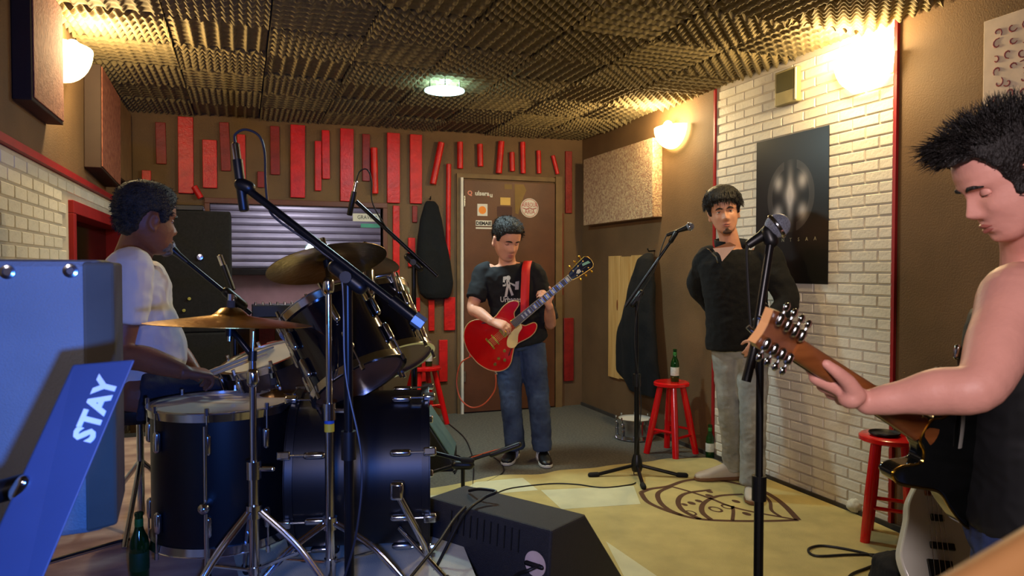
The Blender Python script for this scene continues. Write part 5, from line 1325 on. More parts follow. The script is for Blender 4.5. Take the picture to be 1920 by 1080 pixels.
# semi-hollow red guitar
def mirrored(half): return half+[(u, -v) for u, v in reversed(half)]
def guitar_frame(origin, ax, wd):
    ax = V(ax).normalized(); wd = V(wd); wd = (wd-ax*wd.dot(ax)).normalized(); n = ax.cross(wd)
    return at(origin, Matrix(((ax.x, wd.x, n.x, 0), (ax.y, wd.y, n.y, 0), (ax.z, wd.z, n.z, 0), (0, 0, 0, 1)))), n
def red_guitar():
    o = P(887, 671, 4.93); e = P(1106, 489, 4.86)
    ax = (e-o).normalized(); wd = ax.cross(-FWD); wd = wd if wd.dot(UPV) > 0 else -wd
    Mg, n = guitar_frame(o, ax, wd)
    if n.dot(FWD) > 0:                                   # make +z face the camera
        wd = -wd; Mg, n = guitar_frame(o, ax, wd)
    s_up = 1 if V(wd).dot(UPV) > 0 else -1               # v sign that points up in the picture
    S = (e-o).length/1.04
    Mg = Mg @ Matrix.Diagonal((S, S, S, 1))
    t = thing('electric_guitar', 'shiny red semi-hollow electric guitar with gold hardware, held by the man at the door', 'guitar', o)
    half = [(0, .0), (.004, .06), (.03, .13), (.075, .182), (.13, .203), (.18, .190), (.225, .155), (.265, .126), (.305, .120), (.35, .130), (.395, .138), (.44, .134), (.475, .115), (.485, .094), (.474, .078), (.445, .068), (.418, .058), (.402, .035), (.40, .022)]
    ol = mirrored(half[1:]); ol = [(0, 0)]+ol
    smooth = [(p.x, p.y) for p in catmull([V((u, v, 0)) for u, v in ol], 5, closed=True)]
    MB().prism(smooth, .042, Mg, z0=-.042).build('body', mat('red_guitar_lacquer', (190, 10, 6), .12, coat=1, var=.15, vs=4), t, bevel=.004*1)
    MB().tube([Mg @ V((u, v, -.002)) for u, v in smooth]+[Mg @ V((smooth[0][0], smooth[0][1], -.002))], .0035, 6).build('binding', mat('cream_binding', (196, 150, 90), .4), t)
    u_ = s_up
    # pickguard on the lower side
    pg = [(.40, -u_*.025), (.36, -u_*.028), (.30, -u_*.035), (.255, -u_*.060), (.235, -u_*.095), (.262, -u_*.125), (.30, -u_*.118), (.345, -u_*.075), (.395, -u_*.055)]
    MB().prism([(p.x, p.y) for p in catmull([V((a, b, 0)) for a, b in pg], 4, closed=True)], .004, Mg, z0=.004).build('pickguard', mat('golden_pickguard', (232, 206, 130), .22, coat=.6), t)
    for uu in (.375, .275): MB().box((uu, 0, .004), (.036, .068, .012), Mg).build('pickup', M_gold, t, bevel=.003)
    MB().box((.20, 0, .006), (.012, .085, .012), Mg).build('bridge', M_gold, t, bevel=.003)
    MB().box((.155, 0, .006), (.016, .095, .012), Mg).build('tailpiece', M_gold, t, bevel=.004)
    for a, b in ((.20, .10), (.135, .115), (.16, .15), (.09, .13)):
        MB().lathe([(0, 0), (.012, 0), (.011, .014), (0, .014)], Mg @ Matrix.Translation((a, -u_*b, .001)), 16).build('knob', M_gold, t)
    MB().tube([Mg @ V((a, -u_*b, .0015)) for a, b in ((.30, .105), (.285, .115), (.25, .115), (.215, .135), (.20, .145))], .0035, 6).build('sound_hole', M_black, t)
    MB().tube([Mg @ V((a, u_*b, .0015)) for a, b in ((.30, .105), (.285, .115), (.25, .115), (.215, .135), (.20, .145))], .0035, 6).build('sound_hole', M_black, t)
    MB().loft([(Mg @ V((.385, 0, -.008)), Mg.to_3x3() @ V((0, .028, 0)), Mg.to_3x3() @ V((0, 0, .018))), (Mg @ V((.86, 0, -.006)), Mg.to_3x3() @ V((0, .0215, 0)), Mg.to_3x3() @ V((0, 0, .014)))], 14, p=2.5).build('neck', mat('red_neck_lacquer', (120, 24, 12), .2, coat=.5), t)
    MB().prism([(.36, -.029), (.36, .029), (.86, .0222), (.86, -.0222)], .006, Mg, z0=.0035).build('neck_binding', mat('pale_binding', (176, 160, 110), .4), t)
    fb = MB().prism([(.36, -.0262), (.36, .0262), (.86, .0194), (.86, -.0194)], .0062, Mg, z0=.0041).build('fretboard', mat('dark_fretboard', (58, 44, 36), .4), t)
    sl = .628; nut = .86
    fp = [nut-sl*(1-2**(-k/12)) for k in range(21)]
    for k in (1, 3, 5, 7, 9, 12, 15, 17, 19):
        a, b = fp[k-1], fp[k]; c = (a+b)/2; h = (a-b)*.30
        MB().box((c, 0, .0105), (2*h, .030 if k else 0, .001), Mg).build('fret_inlay', mat('pearl_inlay', (214, 210, 180), .25), t, smooth=False)
    fr = MB()
    for k in range(1, 20): fr.box((fp[k], 0, .0110), (.0022, .042, .0016), Mg)
    o2 = fr.build('frets', M_chrome, t, smooth=False); o2['kind'] = 'stuff'
    MB().box((.863, 0, .008), (.006, .044, .008), Mg).build('nut', M_sticker, t)
    hs = [(.866, -.022), (.885, -.030), (.925, -.036), (.98, -.042), (1.03, -.046), (1.045, -.030), (1.052, 0), (1.045, .030), (1.03, .046), (.98, .042), (.925, .036), (.885, .030), (.866, .022)]
    MB().prism(hs, .014, Mg, z0=-.012).build('headstock', mat('black_gloss', (10, 12, 12), .12, coat=1), t, bevel=.002)
    MB().tube([Mg @ V((a, b, .002)) for a, b in hs+[hs[0]]], .0022, 6).build('headstock_binding', M_gold, t)
    MB().prism([(1.035, -.012), (1.03, .008), (.985, .018), (.98, .004)], .001, Mg, z0=.0025).build('emblem', mat('teal_pearl', (120, 180, 150), .2), t)
    MB().prism([(.95, -.018), (.95, .002), (.935, .008), (.915, -.006), (.925, -.02)], .001, Mg, z0=.0025).build('emblem', mat('pearl_inlay', (214, 210, 180), .25), t)
    for k in range(3):
        for sg in (-1, 1):
            a = .91+.046*k; b = sg*(.0345+.004*k)
            MB().cyl(Mg @ V((a, b, -.006)), Mg @ V((a, b+sg*.014, -.006)), .0035, 8).build('tuner_post', M_gold, t)
            MB().ell((a, b+sg*.023, -.006), (.007, .0105, .0055), Mg, 12, 8).build('tuning_button', M_gold, t)
            MB().cyl(Mg @ V((a, b-sg*.014, .002)), Mg @ V((a, b-sg*.014, .012)), .0045, 10).build('string_post', M_gold, t)
    st = MB()
    for k in range(6):
        y = (k-2.5)*.0072; st.tube([Mg @ V((.155, y*1.35, .0155)), Mg @ V((.2, y*1.35, .0165)), Mg @ V((.86, y*.92, .0135)), Mg @ V((.91+.046*(k % 3), (y*.9+math.copysign(.010, y)), .009))], .0009, 5)
    for k, o3 in enumerate([st]): o3.build('strings', M_chrome, t)['kind'] = 'stuff'
    # strap
    pts = [Mg @ V((.47, u_*.14, .002)), P(984, 590, 4.955), P(984, 560, 4.965), P(985, 530, 4.97), P(986, 506, 4.99), P(988, 495, 5.04), P(990, 489, 5.12), P(988, 496, 5.22), P(970, 540, 5.32), P(935, 600, 5.30), P(893, 640, 5.12), Mg @ V((.0, 0, -.03))]
    pts = pts[1:]
    q = catmull(pts, 6); vs = []; fs = []
    for i, p in enumerate(q):
        s_ = RGT*.029
        vs += [p-s_, p+s_]
    fs = [(2*i, 2*i+1, 2*i+3, 2*i+2) for i in range(len(q)-1)]
    so = MB().add(vs, fs).build('strap', mat('red_strap', (214, 34, 38), .6, var=.06), t); m_ = so.modifiers.new('s', 'SOLIDIFY'); m_.thickness = .003
    MB().tube([Mg @ V((.06, -u_*.16, -.015)), Mg @ V((.05, -u_*.19, -.02))], .007, 8, rnd=True).build('jack_plug', M_chrome, t)
red_guitar()
MB().tube(catmull([P(929, 702, 4.92), P(930, 716, 4.93), P(926, 735, 4.95), P(908, 757, 4.97), P(885, 764, 5.0), P(865, 750, 5.02), P(857, 725, 5.04), P(858, 700, 5.04), P(865, 680, 5.02), P(880, 670, 5.0)], 8), .005, 8).build('guitar_cable', M_cableorange, None, label='orange cable hanging in a loop from the red guitar', cat='cable')

# ---------------- man in the black sweatshirt
def standing_man():
    fl = (F(1352, 900)+F(1408, 930))/2
    t = thing('person', 'standing person in black quarter-zip sweatshirt and grey jeans, hand on hip, before the brick wall', 'person', V((fl.x, fl.y, .01)))
    side = (RGT*.98-FWD*.17).normalized()
    pel, ch, nk = P(1387, 640, 4.52), P(1378, 545, 4.50), P(1372, 468, 4.53)
    hc = P(1357, 397, 4.45); hf = -FWD*.95-RGT*.20-UPV*.10; hu = UPV-RGT*.13
    M = head_frame(hc, hf, hu, 1.08)
    RS, LS = P(1327, 487, 4.58), P(1440, 482, 4.44); RE, LE = P(1309, 536, 4.74), P(1476, 566, 4.32); RW, LW = P(1345, 590, 4.78), P(1424, 640, 4.25)
    mb = MB(); head_prims(mb, M); mb.loft(torso_rings(pel, ch, nk, side, side, 1.0), 24)
    limb(mb, [nk-UPV*.02, nk.lerp(hc, .45)+FWD*.01, hc-UPV*.05+FWD*.015], [.064, .058, .056])
    for S_, E_, W_ in ((RS, RE, RW), (LS, LE, LW)): limb(mb, [S_.lerp(nk, .25), S_, S_.lerp(E_, .5), E_, E_.lerp(W_, .4), W_], [.055, .06, .050, .042, .042, .028])
    hand(mb, LW, P(1412, 656, 4.28)-LW, -RGT*-.2+FWD*.8, -UPV*-.6, curls=(.3, .5, .3), s=1.0)
    hand(mb, RW, P(1375, 605, 4.74)-RW, FWD*-.8, UPV, curls=(.3, .4, .3))
    RH, LH = P(1365, 655, 4.55), P(1410, 655, 4.50); RK, LK = P(1370, 762, 4.55), P(1412, 770, 4.38); RA, LA = P(1378, 868, 4.68), P(1411, 900, 4.32)
    for H_, K_, A_ in ((RH, RK, RA), (LH, LK, LA)): limb(mb, [H_, H_.lerp(K_, .5), K_, K_.lerp(A_, .4), A_], [.088, .074, .056, .054, .038])
    build_mesh(remesh(mb, .0065, 3), 'body', M_skinA, t)
    face_parts(t, M, M_skinA, M_lip, lid=.08, gaze=(0, 1, -.05))
    hb = MB(); hair_prims(hb, M, lambda a, z, th: .012+.017*max(0, min(1, z/.08)), front=.052, burn=-.02)
    tufts(hb, M, 90, .045, .045, .008, lambda p, a, r: (p.x*4+r.uniform(-.4, .4), p.y*3+.6*(1 if p.y > 0 else .1), -.25+r.uniform(-.3, .3) if p.y > .05 else .2), seed=4)
    build_mesh(remesh(hb, .005, 2, wr=.003, wscale=50), 'hair', M_hair, t)
    strands(t, M, 1100, .03, .030, lambda p, a, r: (p.x*9+r.uniform(-.3, .3), p.y*5+.3+r.uniform(-.3, .3), -.1+r.uniform(-.2, .2)), M_hair, 31, r=.0013, off=lambda a, z: .010+.016*max(0, min(1, z/.08)), grav=.9, wave=.1)
    strands(t, M, 260, .05, .036, lambda p, a, r: (r.uniform(-.7, .5), .8, -.5+r.uniform(-.3, .2)), M_hair, 32, r=.0016, off=.016, amax=48, grav=.75, wave=.1, hl=dict(front=.055))
    gb = MB(); gb.ell((.0, .083, -.112), (.026, .010, .013), M, 16, 10); gb.ell((0, .086, -.097), (.010, .006, .008), M, 12, 8)
    build_mesh(remesh(gb, .004, 1, wr=.002, wscale=80), 'goatee', mat('stubble', (70, 46, 34), .8), t)
    sb = MB(); sb.loft(torso_rings(pel, ch, nk, side, side, 1.02, off=.032, t0=-.06, t1=.955, flare=.03, dsc=1.05), 28)
    for S_, E_, W_ in ((RS, RE, RW), (LS, LE, LW)): limb(sb, [S_.lerp(nk, .35), S_, S_.lerp(E_, .5), E_, E_.lerp(W_, .45), E_.lerp(W_, .97)], [.072, .084, .078, .070, .060, .046], rnd=False)
    sh = build_mesh(remesh(sb, .009, 3, wr=.010, wscale=7), 'sweatshirt', M_blackcloth, t)
    # collar and zip, open at the throat
    cb = MB(); cpts = []
    for k in range(15):
        a = math.radians(-145+290*k/14); cen = nk+UPV*.035
        p = cen+side*.088*math.sin(a)+FWD*.080*math.cos(a)*1.0+UPV*(.018*math.cos(a)-.0)
        cpts.append(p)
    vs = [p-UPV*.045 for p in cpts]+[p+UPV*.020+(p-nk).normalized()*.012 for p in cpts]
    cb.add(vs, [(k, k+1, 16+k, 15+k) for k in range(14)]); co = cb.build('collar', M_blackcloth, t); so = co.modifiers.new('s', 'SOLIDIFY'); so.thickness = .007
    vq = [P(1356, 452, 4.3), P(1364, 476, 4.3), P(1372, 452, 4.3), P(1380, 446, 4.3), P(1366, 440, 4.3)]
    decal(t, sh, [([P(1355, 462, 4.3), P(1362, 489, 4.3), P(1380, 460, 4.3), P(1368, 454, 4.3)], [(0, 1, 2, 3)])], 'bare_throat', M_skinA, off=.003)
    zz = [P(1342, 459, 4.3), P(1347, 464, 4.3), P(1351, 472, 4.3), P(1354, 480, 4.3), P(1354, 492, 4.3)]
    zb = []
    for a, b in zip(zz, zz[1:]): zb.append([a-RGT*.004, a+RGT*.004, b+RGT*.004, b-RGT*.004])
    decal(t, sh, zb, 'zipper', M_chrome, off=.006)
    jb = MB(); jb.loft(torso_rings(pel, ch, nk, side, side, 1.0, off=.010, t0=-.16, t1=.06), 24)
    for H_, K_, A_ in ((RH, RK, RA), (LH, LK, LA)): limb(jb, [H_+UPV*.02, H_.lerp(K_, .5), K_, K_.lerp(A_, .45), A_-UPV*.03], [.102, .092, .076, .074, .070], rnd=False)
    build_mesh(remesh(jb, .008, 3, wr=.009, wscale=10), 'jeans', M_jeansgrey, t)
    M_sh = mat('white_sneaker', (196, 186, 172), .6, var=.05); M_so = mat('gum_sole', (120, 84, 56), .7)
    for (c, d) in ((F(1352, 902), (-RGT*.95-FWD*.1)), (F(1409, 934), (-FWD*.9-RGT*.25))):
        c.z = .0105; d = V((d.x, d.y, 0)).normalized(); shoe(t, c-d*.12, c+d*.17, M_sh, M_so)
standing_man()

# ---------------- drummer
def drummer():
    b = P(262, 742, 2.95)
    t = thing('person', 'seated drummer in a white T-shirt, grey short hair, seen from behind at the left', 'person', V((b.x, b.y, RZ)))
    fw = (RGT*.86+FWD*.50).normalized(); side = fw.cross(UPV).normalized()   # his right, toward the camera
    pel, ch, nk = P(257, 722, 2.98), P(246, 590, 2.97), P(244, 486, 2.93)
    hc = P(277, 413, 2.90); hf = (RGT*.62+FWD*.78-UPV*.05); M = head_frame(hc, hf, UPV+hf*.0, 1.10)
    RS, LS = nk+side*.165-UPV*.055-fw*.01, nk-side*.17-UPV*.06
    RE, RW = P(229, 660, 2.74), P(345, 698, 2.70); LE, LW = P(315, 640, 3.18), P(372, 708, 3.10)
    mb = MB(); head_prims(mb, M); mb.loft(torso_rings(pel, ch, nk, side, side, 1.06), 24)
    limb(mb, [nk-UPV*.03, nk.lerp(hc, .4), hc-UPV*.05-fw*.02], [.075, .066, .062])
    for S_, E_, W_ in ((RS, RE, RW), (LS, LE, LW)): limb(mb, [S_.lerp(nk, .25), S_, S_.lerp(E_, .5), E_, E_.lerp(W_, .4), W_], [.055, .062, .056, .046, .046, .029])
    hand(mb, RW, P(383, 700, 2.76)-RW, -UPV*.8+FWD*.3, FWD*.8+UPV*.2, curls=(.7, 1.0, .7), s=1.08)
    hand(mb, LW, P(395, 712, 3.08)-LW, -UPV, -FWD, curls=(.3, .5, .4))
    hips = [(P(262, 742, 2.86), P(418, 752, 2.99), P(452, 905, 3.05)), (P(280, 738, 3.10), P(440, 735, 3.30), P(455, 905, 3.30))]
    for H_, K_, A_ in hips:
        limb(mb, [H_, H_.lerp(K_, .5), K_, K_.lerp(A_, .4), A_], [.090, .076, .056, .054, .038])
    build_mesh(remesh(mb, .0065, 3), 'body', M_skinB, t)
    face_parts(t, M, M_skinB, M_lipdark, lid=.5)
    hb = MB(); hair_prims(hb, M, lambda a, z, th: .012+.006*max(0, min(1, z/.1)), front=.072, burn=-.015, nape=-.070)
    build_mesh(remesh(hb, .005, 2, wr=.003, wscale=45), 'hair', M_hairgrey, t)
    strands(t, M, 1500, -.06, .016, lambda p, a, r: (p.x*9+r.uniform(-.6, .6), p.y*9+r.uniform(-.6, .6), p.z*5+r.uniform(-.6, .6)), M_hairgrey, 41, r=.0011, off=.010, grav=.2, wave=.3)
    bb = MB(); bb.ell((0, .072, -.106), (.034, .020, .020), M, 16, 10); bb.ell((.035, .050, -.09), (.012, .028, .022), M, 12, 8); bb.ell((-.035, .050, -.09), (.012, .028, .022), M, 12, 8)
    build_mesh(remesh(bb, .005, 1, wr=.002, wscale=60), 'beard', mat('grey_beard', (120, 112, 106), .9, rgb2=(70, 60, 56), vs=60), t)
    sb = MB(); sb.loft(torso_rings(pel, ch, nk, side, side, 1.08, off=.024, t0=-.12, t1=.95, belly=.028, dsc=1.05), 28)
    for S_, E_, k in ((RS, RE, .66), (LS, LE, .66)): limb(sb, [S_.lerp(nk, .35), S_, S_.lerp(E_, .35), S_.lerp(E_, k)], [.072, .086, .082, .078], rnd=False)
    build_mesh(remesh(sb, .008, 3, wr=.010, wscale=7), 'shirt', M_shirtwhite, t)
    jb = MB(); jb.loft(torso_rings(pel, ch, nk, side, side, 1.06, off=.010, t0=-.16, t1=.03), 24)
    for H_, K_, A_ in hips: limb(jb, [H_, H_.lerp(K_, .5), K_, K_.lerp(A_, .45), A_], [.108, .094, .078, .072, .064], rnd=False)
    build_mesh(remesh(jb, .008, 3, wr=.009, wscale=9), 'jeans', M_jeansdark, t)
    for H_, K_, A_ in hips:
        c = V((A_.x, A_.y, RZ+.001)); d = V((fw.x, fw.y, 0)).normalized(); shoe(t, c-d*.06, c+d*.21, M_black, M_rubber)
drummer()

# ---------------- man in the tank top, right foreground
NUT, TIP, JNT = P(1488, 652, 1.42), P(1428, 611, 1.30), P(1726, 806, 1.62)
GAX = (NUT-JNT).normalized()
def tank_man():
    b = P(1915, 1200, 1.66)
    t = thing('person', 'person with spiky dark hair in a black tank top playing guitar at the right edge', 'person', V((b.x, b.y, 0)))
    fw = (-RGT*.86+FWD*.50).normalized(); left = UPV.cross(fw).normalized()
    if left.dot(FWD) > 0: left = -left
    sd = -left
    pel, ch, nk = P(1925, 985, 1.72), P(1925, 740, 1.69), P(1940, 520, 1.66)
    hc = P(1890, 336, 1.57); hf = (-RGT*.90-UPV*.46+FWD*.10); hu = UPV-RGT*.3; M = head_frame(hc, hf, hu, 1.0)
    LS = P(1908, 562, 1.51); LE, LW = P(1838, 722, 1.385), P(1628, 755, 1.47)
    RS = nk-left*.18-UPV*.06; RE, RW = P(2010, 800, 1.95), P(1900, 870, 1.92)
    mb = MB(); head_prims(mb, M, 100, 120); mb.loft(torso_rings(pel, ch, nk, sd, sd, 1.0), 32)
    limb(mb, [nk-UPV*.03, nk.lerp(hc, .4)-fw*.012, hc-UPV*.045-fw*.018], [.070, .060, .058], n=24)
    limb(mb, [LS.lerp(nk, .35), LS, LS.lerp(LE, .45), LE, LE.lerp(LW, .35), LE.lerp(LW, .75), LW], [.062, .074, .060, .047, .046, .032, .0255], n=24)
    limb(mb, [nk.lerp(LS, .2)-UPV*.01, nk.lerp(LS, .75)+UPV*.008], [.052, .056], n=20)
    limb(mb, [RS.lerp(nk, .25), RS, RS.lerp(RE, .5), RE, RE.lerp(RW, .4), RW], [.058, .062, .052, .043, .043, .028], n=20)
    # fretting hand: palm and fingers wrap the far side of the neck, thumb on its back
    wr = LW; kn = [P(1532, 708, 1.475), P(1545, 722, 1.500), P(1560, 736, 1.520), P(1577, 748, 1.535)]
    for q, r in zip(kn, (.0165, .0165, .016, .015)): mb.tube([wr, wr.lerp(q, .45)+UPV*.004, q], [.022, .0195, r], 14, rnd=True, flat=.95)
    mb.ell((0, 0, 0), (.022, .026, .020), at(P(1594, 748, 1.455)), 14, 10)
    for i, q in enumerate(kn):
        f0 = q; f1 = f0+(-RGT*.45+UPV*.72+FWD*.45).normalized()*(.036-.003*i); f2 = f1+(UPV*.45+FWD*.75+RGT*.15).normalized()*.026; f3 = f2+(FWD*.25+RGT*.75-UPV*.1).normalized()*.020
        mb.tube([q.lerp(wr, .15), f0, f1, f2, f3], [.0115, .0110, .0098, .0090, .0072], 12, rnd=True)
    mb.tube([P(1606, 742, 1.45), P(1590, 716, 1.438), P(1570, 698, 1.430), P(1549, 682, 1.430)], [.019, .0155, .0128, .0100], 14, rnd=True)
    hand(mb, RW, -RGT*.7+FWD*.3, -FWD, UPV, curls=(.4, .6, .4))
    hips = [(pel+left*.09, pel+left*.10-UPV*.46+fw*.02, V((0, 0, 0)))]
    legs = []
    for sgn in (1, -1):
        H_ = pel+left*.085*sgn; K_ = V((H_.x, H_.y, .48))+fw*.03; A_ = V((H_.x, H_.y, .09))-fw*.02+left*.03*sgn; legs.append((H_, K_, A_))
        limb(mb, [H_, H_.lerp(K_, .5), K_, K_.lerp(A_, .4), A_], [.09, .078, .058, .056, .040])
    build_mesh(remesh(mb, .0042, 4), 'body', M_skinC, t)
    face_parts(t, M, M_skinC, M_lip, lid=.95, gaze=(0, 1, -.6))
    hb = MB(); hair_prims(hb, M, lambda a, z, th: .006+.022*max(0, min(1, (z-.02)/.08)), front=.078, burn=-.035, nape=-.06)
    def quiff(p, a, r):
        f_ = max(0, p.y/.09)
        return (p.x*3+r.uniform(-.35, .35), f_*1.1+r.uniform(-.25, .25), .75+r.uniform(-.2, .3)) if p.z > .05 else (p.x*6, -.5, .1)
    tufts(hb, M, 120, .06, .040, .007, quiff, seed=5)
    # front quiff mass
    for k in range(46):
        r = random.Random(k+50); x = r.uniform(-.045, .045); y0 = r.uniform(.045, .078); p = V((x, y0, .095+r.uniform(-.012, .02)))
        d = V((x*2+r.uniform(-.2, .2), 1.0+r.uniform(-.2, .2), .30+r.uniform(-.35, .35))).normalized(); L = r.uniform(.040, .062)
        hb.tube([p, p+d*L*.55, p+d*L+V((0, 0, -.008))], [.012, .0085, .002], 7, M)
    build_mesh(remesh(hb, .004, 3, wr=.0015, wscale=70), 'hair', M_hair, t)
    offR = lambda a, z: .004+.020*max(0, min(1, (z-.02)/.08))
    strands(t, M, 2600, .03, .038, lambda p, a, r: ((p.x*4+r.uniform(-.4, .4)), max(-.3, p.y*9)+r.uniform(-.4, .4), .85+r.uniform(-.2, .3)) if p.z > .085 else (p.x*3, -.9+r.uniform(-.2, .2), .55+r.uniform(-.3, .3)), M_hair, 21, off=offR, grav=.12, wave=.10)
    strands(t, M, 900, -.03, .030, lambda p, a, r: (p.x*1.5+r.uniform(-.1, .1), -.75, -.35+r.uniform(-.3, .3)), M_hair, 22, off=.005, amin=55, hl=dict(burn=-.035), grav=.1)
    mq = MB(); rq = random.Random(77)
    for k in range(700):
        x = rq.uniform(-.05, .05); p = V((x, rq.uniform(.050, .088), .108+rq.uniform(-.022, .022))); d = V((x*3+rq.uniform(-.3, .3), 1.0+rq.uniform(-.3, .2), .35+rq.uniform(-.45, .45))).normalized(); L = rq.uniform(.040, .066); pts = [p]
        for q in range(4): d = (d+V((rq.uniform(-.12, .12), rq.uniform(-.1, .1), rq.uniform(-.16, .06)))).normalized(); pts.append(pts[-1]+d*L/4)
        mq.tube(pts, [.0011, .001, .0009, .0006, .0002], 3, M)
    mq.build('quiff_strands', M_hair, t)['kind'] = 'stuff'
    E = M @ V((-.082 if (M.to_3x3() @ V((1, 0, 0))).dot(left) < 0 else .082, .002, -.045))
    MB().ell(E, (.0035, .0035, .0035), n=12, m=8).build('earring', M_chrome, t)
    sb = MB(); PR = [(-.16, .12, .10), (-.05, .165, .112), (.12, .160, .112), (.35, .150, .107), (.6, .160, .115), (.74, .150, .112), (.82, .118, .104), (.90, .085, .086), (.95, .07, .07)]
    sb.loft(torso_rings(pel, ch, nk, sd, sd, 1.0, off=.018, t0=.03, t1=.84, prof=PR, flare=.02), 32)
    for sgn in (1, -1):
        a = nk+left*.095*sgn-UPV*.018
        limb(sb, [a-UPV*.12+fw*.085, a-UPV*.03+fw*.055, a+UPV*.018, a-UPV*.03-fw*.060, a-UPV*.12-fw*.085], [.020, .018, .017, .018, .022], flat=1.0)
    build_mesh(remesh(sb, .006, 3, wr=.006, wscale=9), 'tank_top', M_tank, t)
    jb = MB(); jb.loft(torso_rings(pel, ch, nk, sd, sd, 1.0, off=.012, t0=-.16, t1=.12), 28)
    for H_, K_, A_ in legs: limb(jb, [H_, H_.lerp(K_, .5), K_, K_.lerp(A_, .45), A_], [.104, .094, .078, .074, .070], rnd=False)
    build_mesh(remesh(jb, .008, 3, wr=.009, wscale=10), 'jeans', M_jeansblue, t)
    for H_, K_, A_ in legs:
        c = V((A_.x, A_.y, .0105)); d = V((fw.x, fw.y, 0)).normalized(); shoe(t, c-d*.07, c+d*.21, M_black, M_label)
tank_man()
def brown_guitar():
    w_ = (P(1446, 580, 1.30)-P(1411, 640, 1.30)).normalized()
    Mg, n = guitar_frame(JNT, GAX, w_)
    if n.dot(FWD) > 0: front = 1
    else: front = -1
    # +z*front faces away from the camera (strings side)
    t = thing('electric_guitar', 'black-bodied guitar with a brown neck and chrome tuners, played at the right edge', 'guitar', JNT)
    NL = (NUT-JNT).length; M_neck = mat('brown_neck_wood', (150, 88, 44), .35, rgb2=(118, 64, 30), vs=6, stretch=(1, 6, 6), coat=.3)
    R3 = Mg.to_3x3()
    rings = [(Mg @ V((u, 0, -front*.006)), R3 @ V((0, w, 0)), R3 @ V((0, 0, h))) for u, w, h in ((-.02, .030, .022), (.02, .029, .018), (NL*.5, .0255, .0165), (NL-.02, .0225, .0155), (NL+.01, .023, .014))]
    MB().loft(rings, 20, p=2.4).build('neck', M_neck, t)
    MB().prism([(-.08, -.029), (-.08, .029), (NL, .0225), (NL, -.0225)], .006, Mg, z0=(.007 if front > 0 else -.013)).build('fretboard', mat('dark_fretboard', (58, 44, 36), .4), t)
    HA = (TIP-NUT).normalized(); hw_ = (w_-HA*w_.dot(HA)).normalized(); hn = HA.cross(hw_); 
    if hn.dot(FWD) > 0: hn_s = -1
    else: hn_s = 1
    Mh = at(NUT, Matrix(((HA.x, hw_.x, hn.x, 0), (HA.y, hw_.y, hn.y, 0), (HA.z, hw_.z, hn.z, 0), (0, 0, 0, 1))))
    HL = (TIP-NUT).length
    hs = [(-.005, -.022), (.02, -.030), (HL*.35, -.036), (HL-.02, -.038), (HL+.004, -.034), (HL-.004, -.012), (HL-.004, .008), (HL+.004, .034), (HL-.02, .038), (HL*.35, .036), (.02, .030), (-.005, .022)]
    MB().prism(hs, .016, Mh, z0=-.008).build('headstock', M_neck, t, smooth=False, bevel=.0015)
    MB().prism([(HL+.0045, -.0335), (HL-.0035, -.012), (HL-.0035, .008), (HL+.0045, .0335), (HL+.0065, .0335), (HL-.0015, .008), (HL-.0015, -.012), (HL+.0065, -.0335)], .0155, Mh, z0=-.00775).build('headstock_end', mat('pale_end_grain', (214, 158, 104), .5), t, smooth=False)
    bz = hn_s*.008
    for k in range(4):
        for sg in (-1, 1):
            a = .028+(HL-.048)*k/3; 
            MB().tube([Mh @ V((a, sg*.020, bz+hn_s*.006)), Mh @ V((a, sg*.030, bz+hn_s*.006))], .0085, 10, rnd=True).build('tuner_housing', M_chrome, t)
            MB().cyl(Mh @ V((a, sg*.026, bz+hn_s*.007)), Mh @ V((a, sg*.046, bz+hn_s*.007)), .0032, 8).build('tuner_shaft', M_chrome, t)
            MB().ell((a, sg*.050, bz+hn_s*.007), (.0085, .0095, .0055), Mh, 14, 10).build('tuning_button', M_chrome, t)
            MB().cyl(Mh @ V((a, sg*.013, -bz)), Mh @ V((a, sg*.013, -bz-hn_s*.014)), .004, 10).build('string_post', M_chrome, t)
    # body continues from the joint away from the headstock
    half = [(.06, .03), (.03, .05), (.0, .075), (-.0, .10), (.05, .125), (.045, .155), (-.01, .16), (-.08, .135), (-.15, .12), (-.22, .15), (-.30, .17), (-.37, .13), (-.40, .05)]
    up = [(.02, .028), (-.01, .05), (-.02, .08), (.03, .115), (.045, .145), (.01, .160), (-.06, .142), (-.13, .125), (-.20, .150), (-.29, .172), (-.36, .14), (-.40, .06)]
    ol = catmull([V((u, v*.92, 0)) for u, v in up]+[V((u, -v*.80, 0)) for u, v in reversed(up)], 5, closed=True)
    sm = [(p.x, p.y) for p in ol]
    zf = .006 if front > 0 else -.046
    MB().prism(sm, .04, Mg, z0=zf-(.03 if front > 0 else -.03)).build('body', mat('black_gloss', (10, 12, 12), .12, coat=1), t, bevel=.006)
    bzz = zf-(.03 if front > 0 else -.03)
    MB().tube([Mg @ V((u, v, bzz if front > 0 else bzz+.04)) for u, v in sm]+[Mg @ V((sm[0][0], sm[0][1], bzz if front > 0 else bzz+.04))], .0028, 6).build('gold_binding', M_gold, t)
    MB().lathe([(0, 0), (.010, 0), (.012, .006), (.006, .012), (0, .013)], at(Mg @ V((.05, .12, bzz+.02)), frame(GAX)), 14).build('strap_button', M_chrome, t)
    # strap rising over the shoulder
    q = catmull([P(1797, 648, 1.62), P(1800, 700, 1.62), P(1806, 780, 1.62), P(1800, 840, 1.64)], 6); 
    MB().tube(q, .006, 8, flat=.4).build('strap', mat('grey_strap', (120, 118, 112), .6), t)
    MB().tube([P(1796, 652, 1.60), P(1794, 668, 1.60)], .008, 10, rnd=True).build('strap_buckle', M_chrome, t)
brown_guitar()
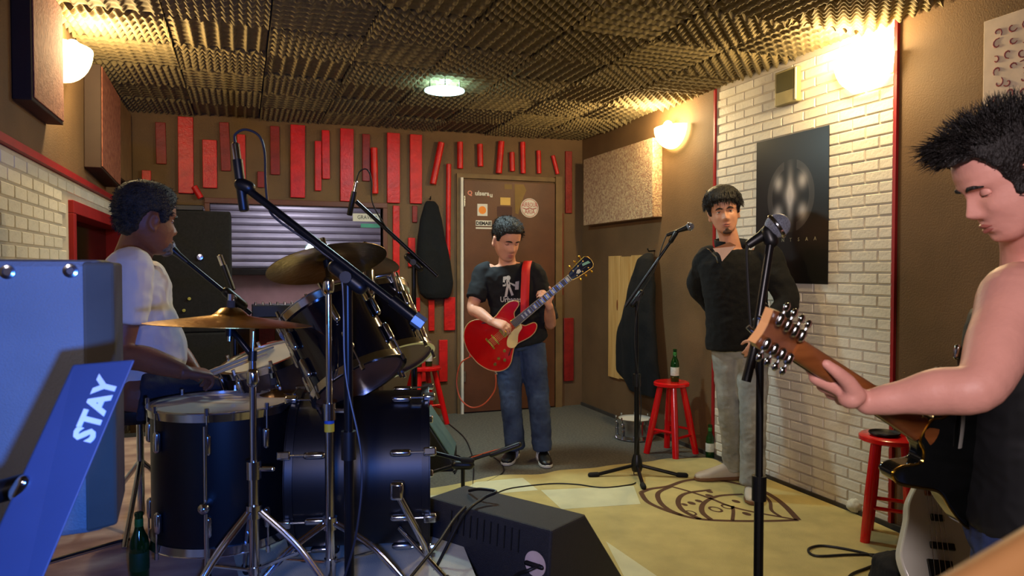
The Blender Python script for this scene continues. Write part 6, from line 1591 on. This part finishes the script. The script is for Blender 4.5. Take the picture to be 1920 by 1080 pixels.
# white bass leaning at the lower right
def white_bass():
    o = P(1780, 1100, 2.45); tp = P(1744, 905, 2.62)
    ax = (tp-o).normalized(); wd = ax.cross(FWD); wd = wd-ax*wd.dot(ax)
    Mg, n = guitar_frame(o, ax, wd)
    if n.dot(FWD) > 0: Mg, n = guitar_frame(o, ax, -wd)
    t = thing('bass_guitar', 'white bass guitar standing in the lower right corner behind the blue jeans', 'guitar', V((o.x, o.y, .02)))
    M_w = mat('white_lacquer', (206, 204, 190), .3, coat=.4, var=.03)
    ol = [(-.06, 0), (-.05, .08), (0, .13), (.08, .150), (.15, .128), (.21, .105), (.27, .09), (.33, .055), (.38, .030), (.385, -.015), (.36, -.03), (.30, -.045), (.27, -.075), (.22, -.10), (.15, -.115), (.08, -.150), (0, -.13), (-.05, -.08)]
    sgn = 1 if (Mg.to_3x3() @ V((0, 1, 0))).dot(RGT) < 0 else -1
    sm = [(p.x, p.y) for p in catmull([V((u, v*sgn, 0)) for u, v in ol], 4, closed=True)]
    MB().prism(sm, .04, Mg, z0=-.04).build('body', M_w, t, bevel=.006)
    for uu, L, vv in ((.225, .045, .0), (.13, .085, .0)):
        MB().box((uu, vv, .004), (.024, L, .010), Mg).build('pickup', M_black, t, bevel=.003)
    MB().box((.045, .02*sgn, .004), (.075, .085, .010), Mg).build('bridge', M_chrome if 0 else M_black, t, bevel=.002)
    mb = MB()
    for k in range(4): mb = MB().cyl(Mg @ V((.02, (.02+.02*(k-1.5))*sgn, .012)), Mg @ V((.36, .013*(k-1.5)*sgn, .012)), .0012, 6); mb.build('string', M_chrome, t)
    MB().prism([(.30, -.028), (.30, .028), (.62, .024), (.62, -.024)], .02, Mg, z0=-.012).build('neck', mat('brown_neck_wood', (150, 88, 44)), t, bevel=.004)
    for a, b in ((.04, -.085), (.0, -.065)): MB().lathe([(0, 0), (.013, 0), (.012, .015), (0, .016)], Mg @ Matrix.Translation((a, b*sgn, .001)), 16).build('knob', mat('copper_knob', (150, 84, 58), .3, metal=.7), t)
white_bass()
# pale wooden neck, very close to the camera
a, b = P(1990, 1018, .42), P(1770, 1142, .40)
gn = thing('guitar_neck', 'blurred pale wooden guitar neck crossing the lower right corner, very near', 'guitar', b)
dr = (a-b).normalized(); wv = dr.cross(FWD).normalized()
MB().loft([(b-dr*.1, wv*.0145, FWD*.012), (b, wv*.0145, FWD*.012), (a, wv*.017, FWD*.012), (a+dr*.1, wv*.018, FWD*.012)], 20, p=2.3).build('neck_wood', mat('maple_neck', (172, 126, 78), .4, rgb2=(156, 110, 66), vs=6, coat=.3), gn)
0 and MB().loft([(b-dr*.1+wv*.0-FWD*-.012, wv*.015, FWD*.004), (a+dr*.1+FWD*.012, wv*.0185, FWD*.004)], 8, p=6).build('fretboard', mat('dark_fretboard', (58, 44, 36), .4), gn)
random.seed(1)
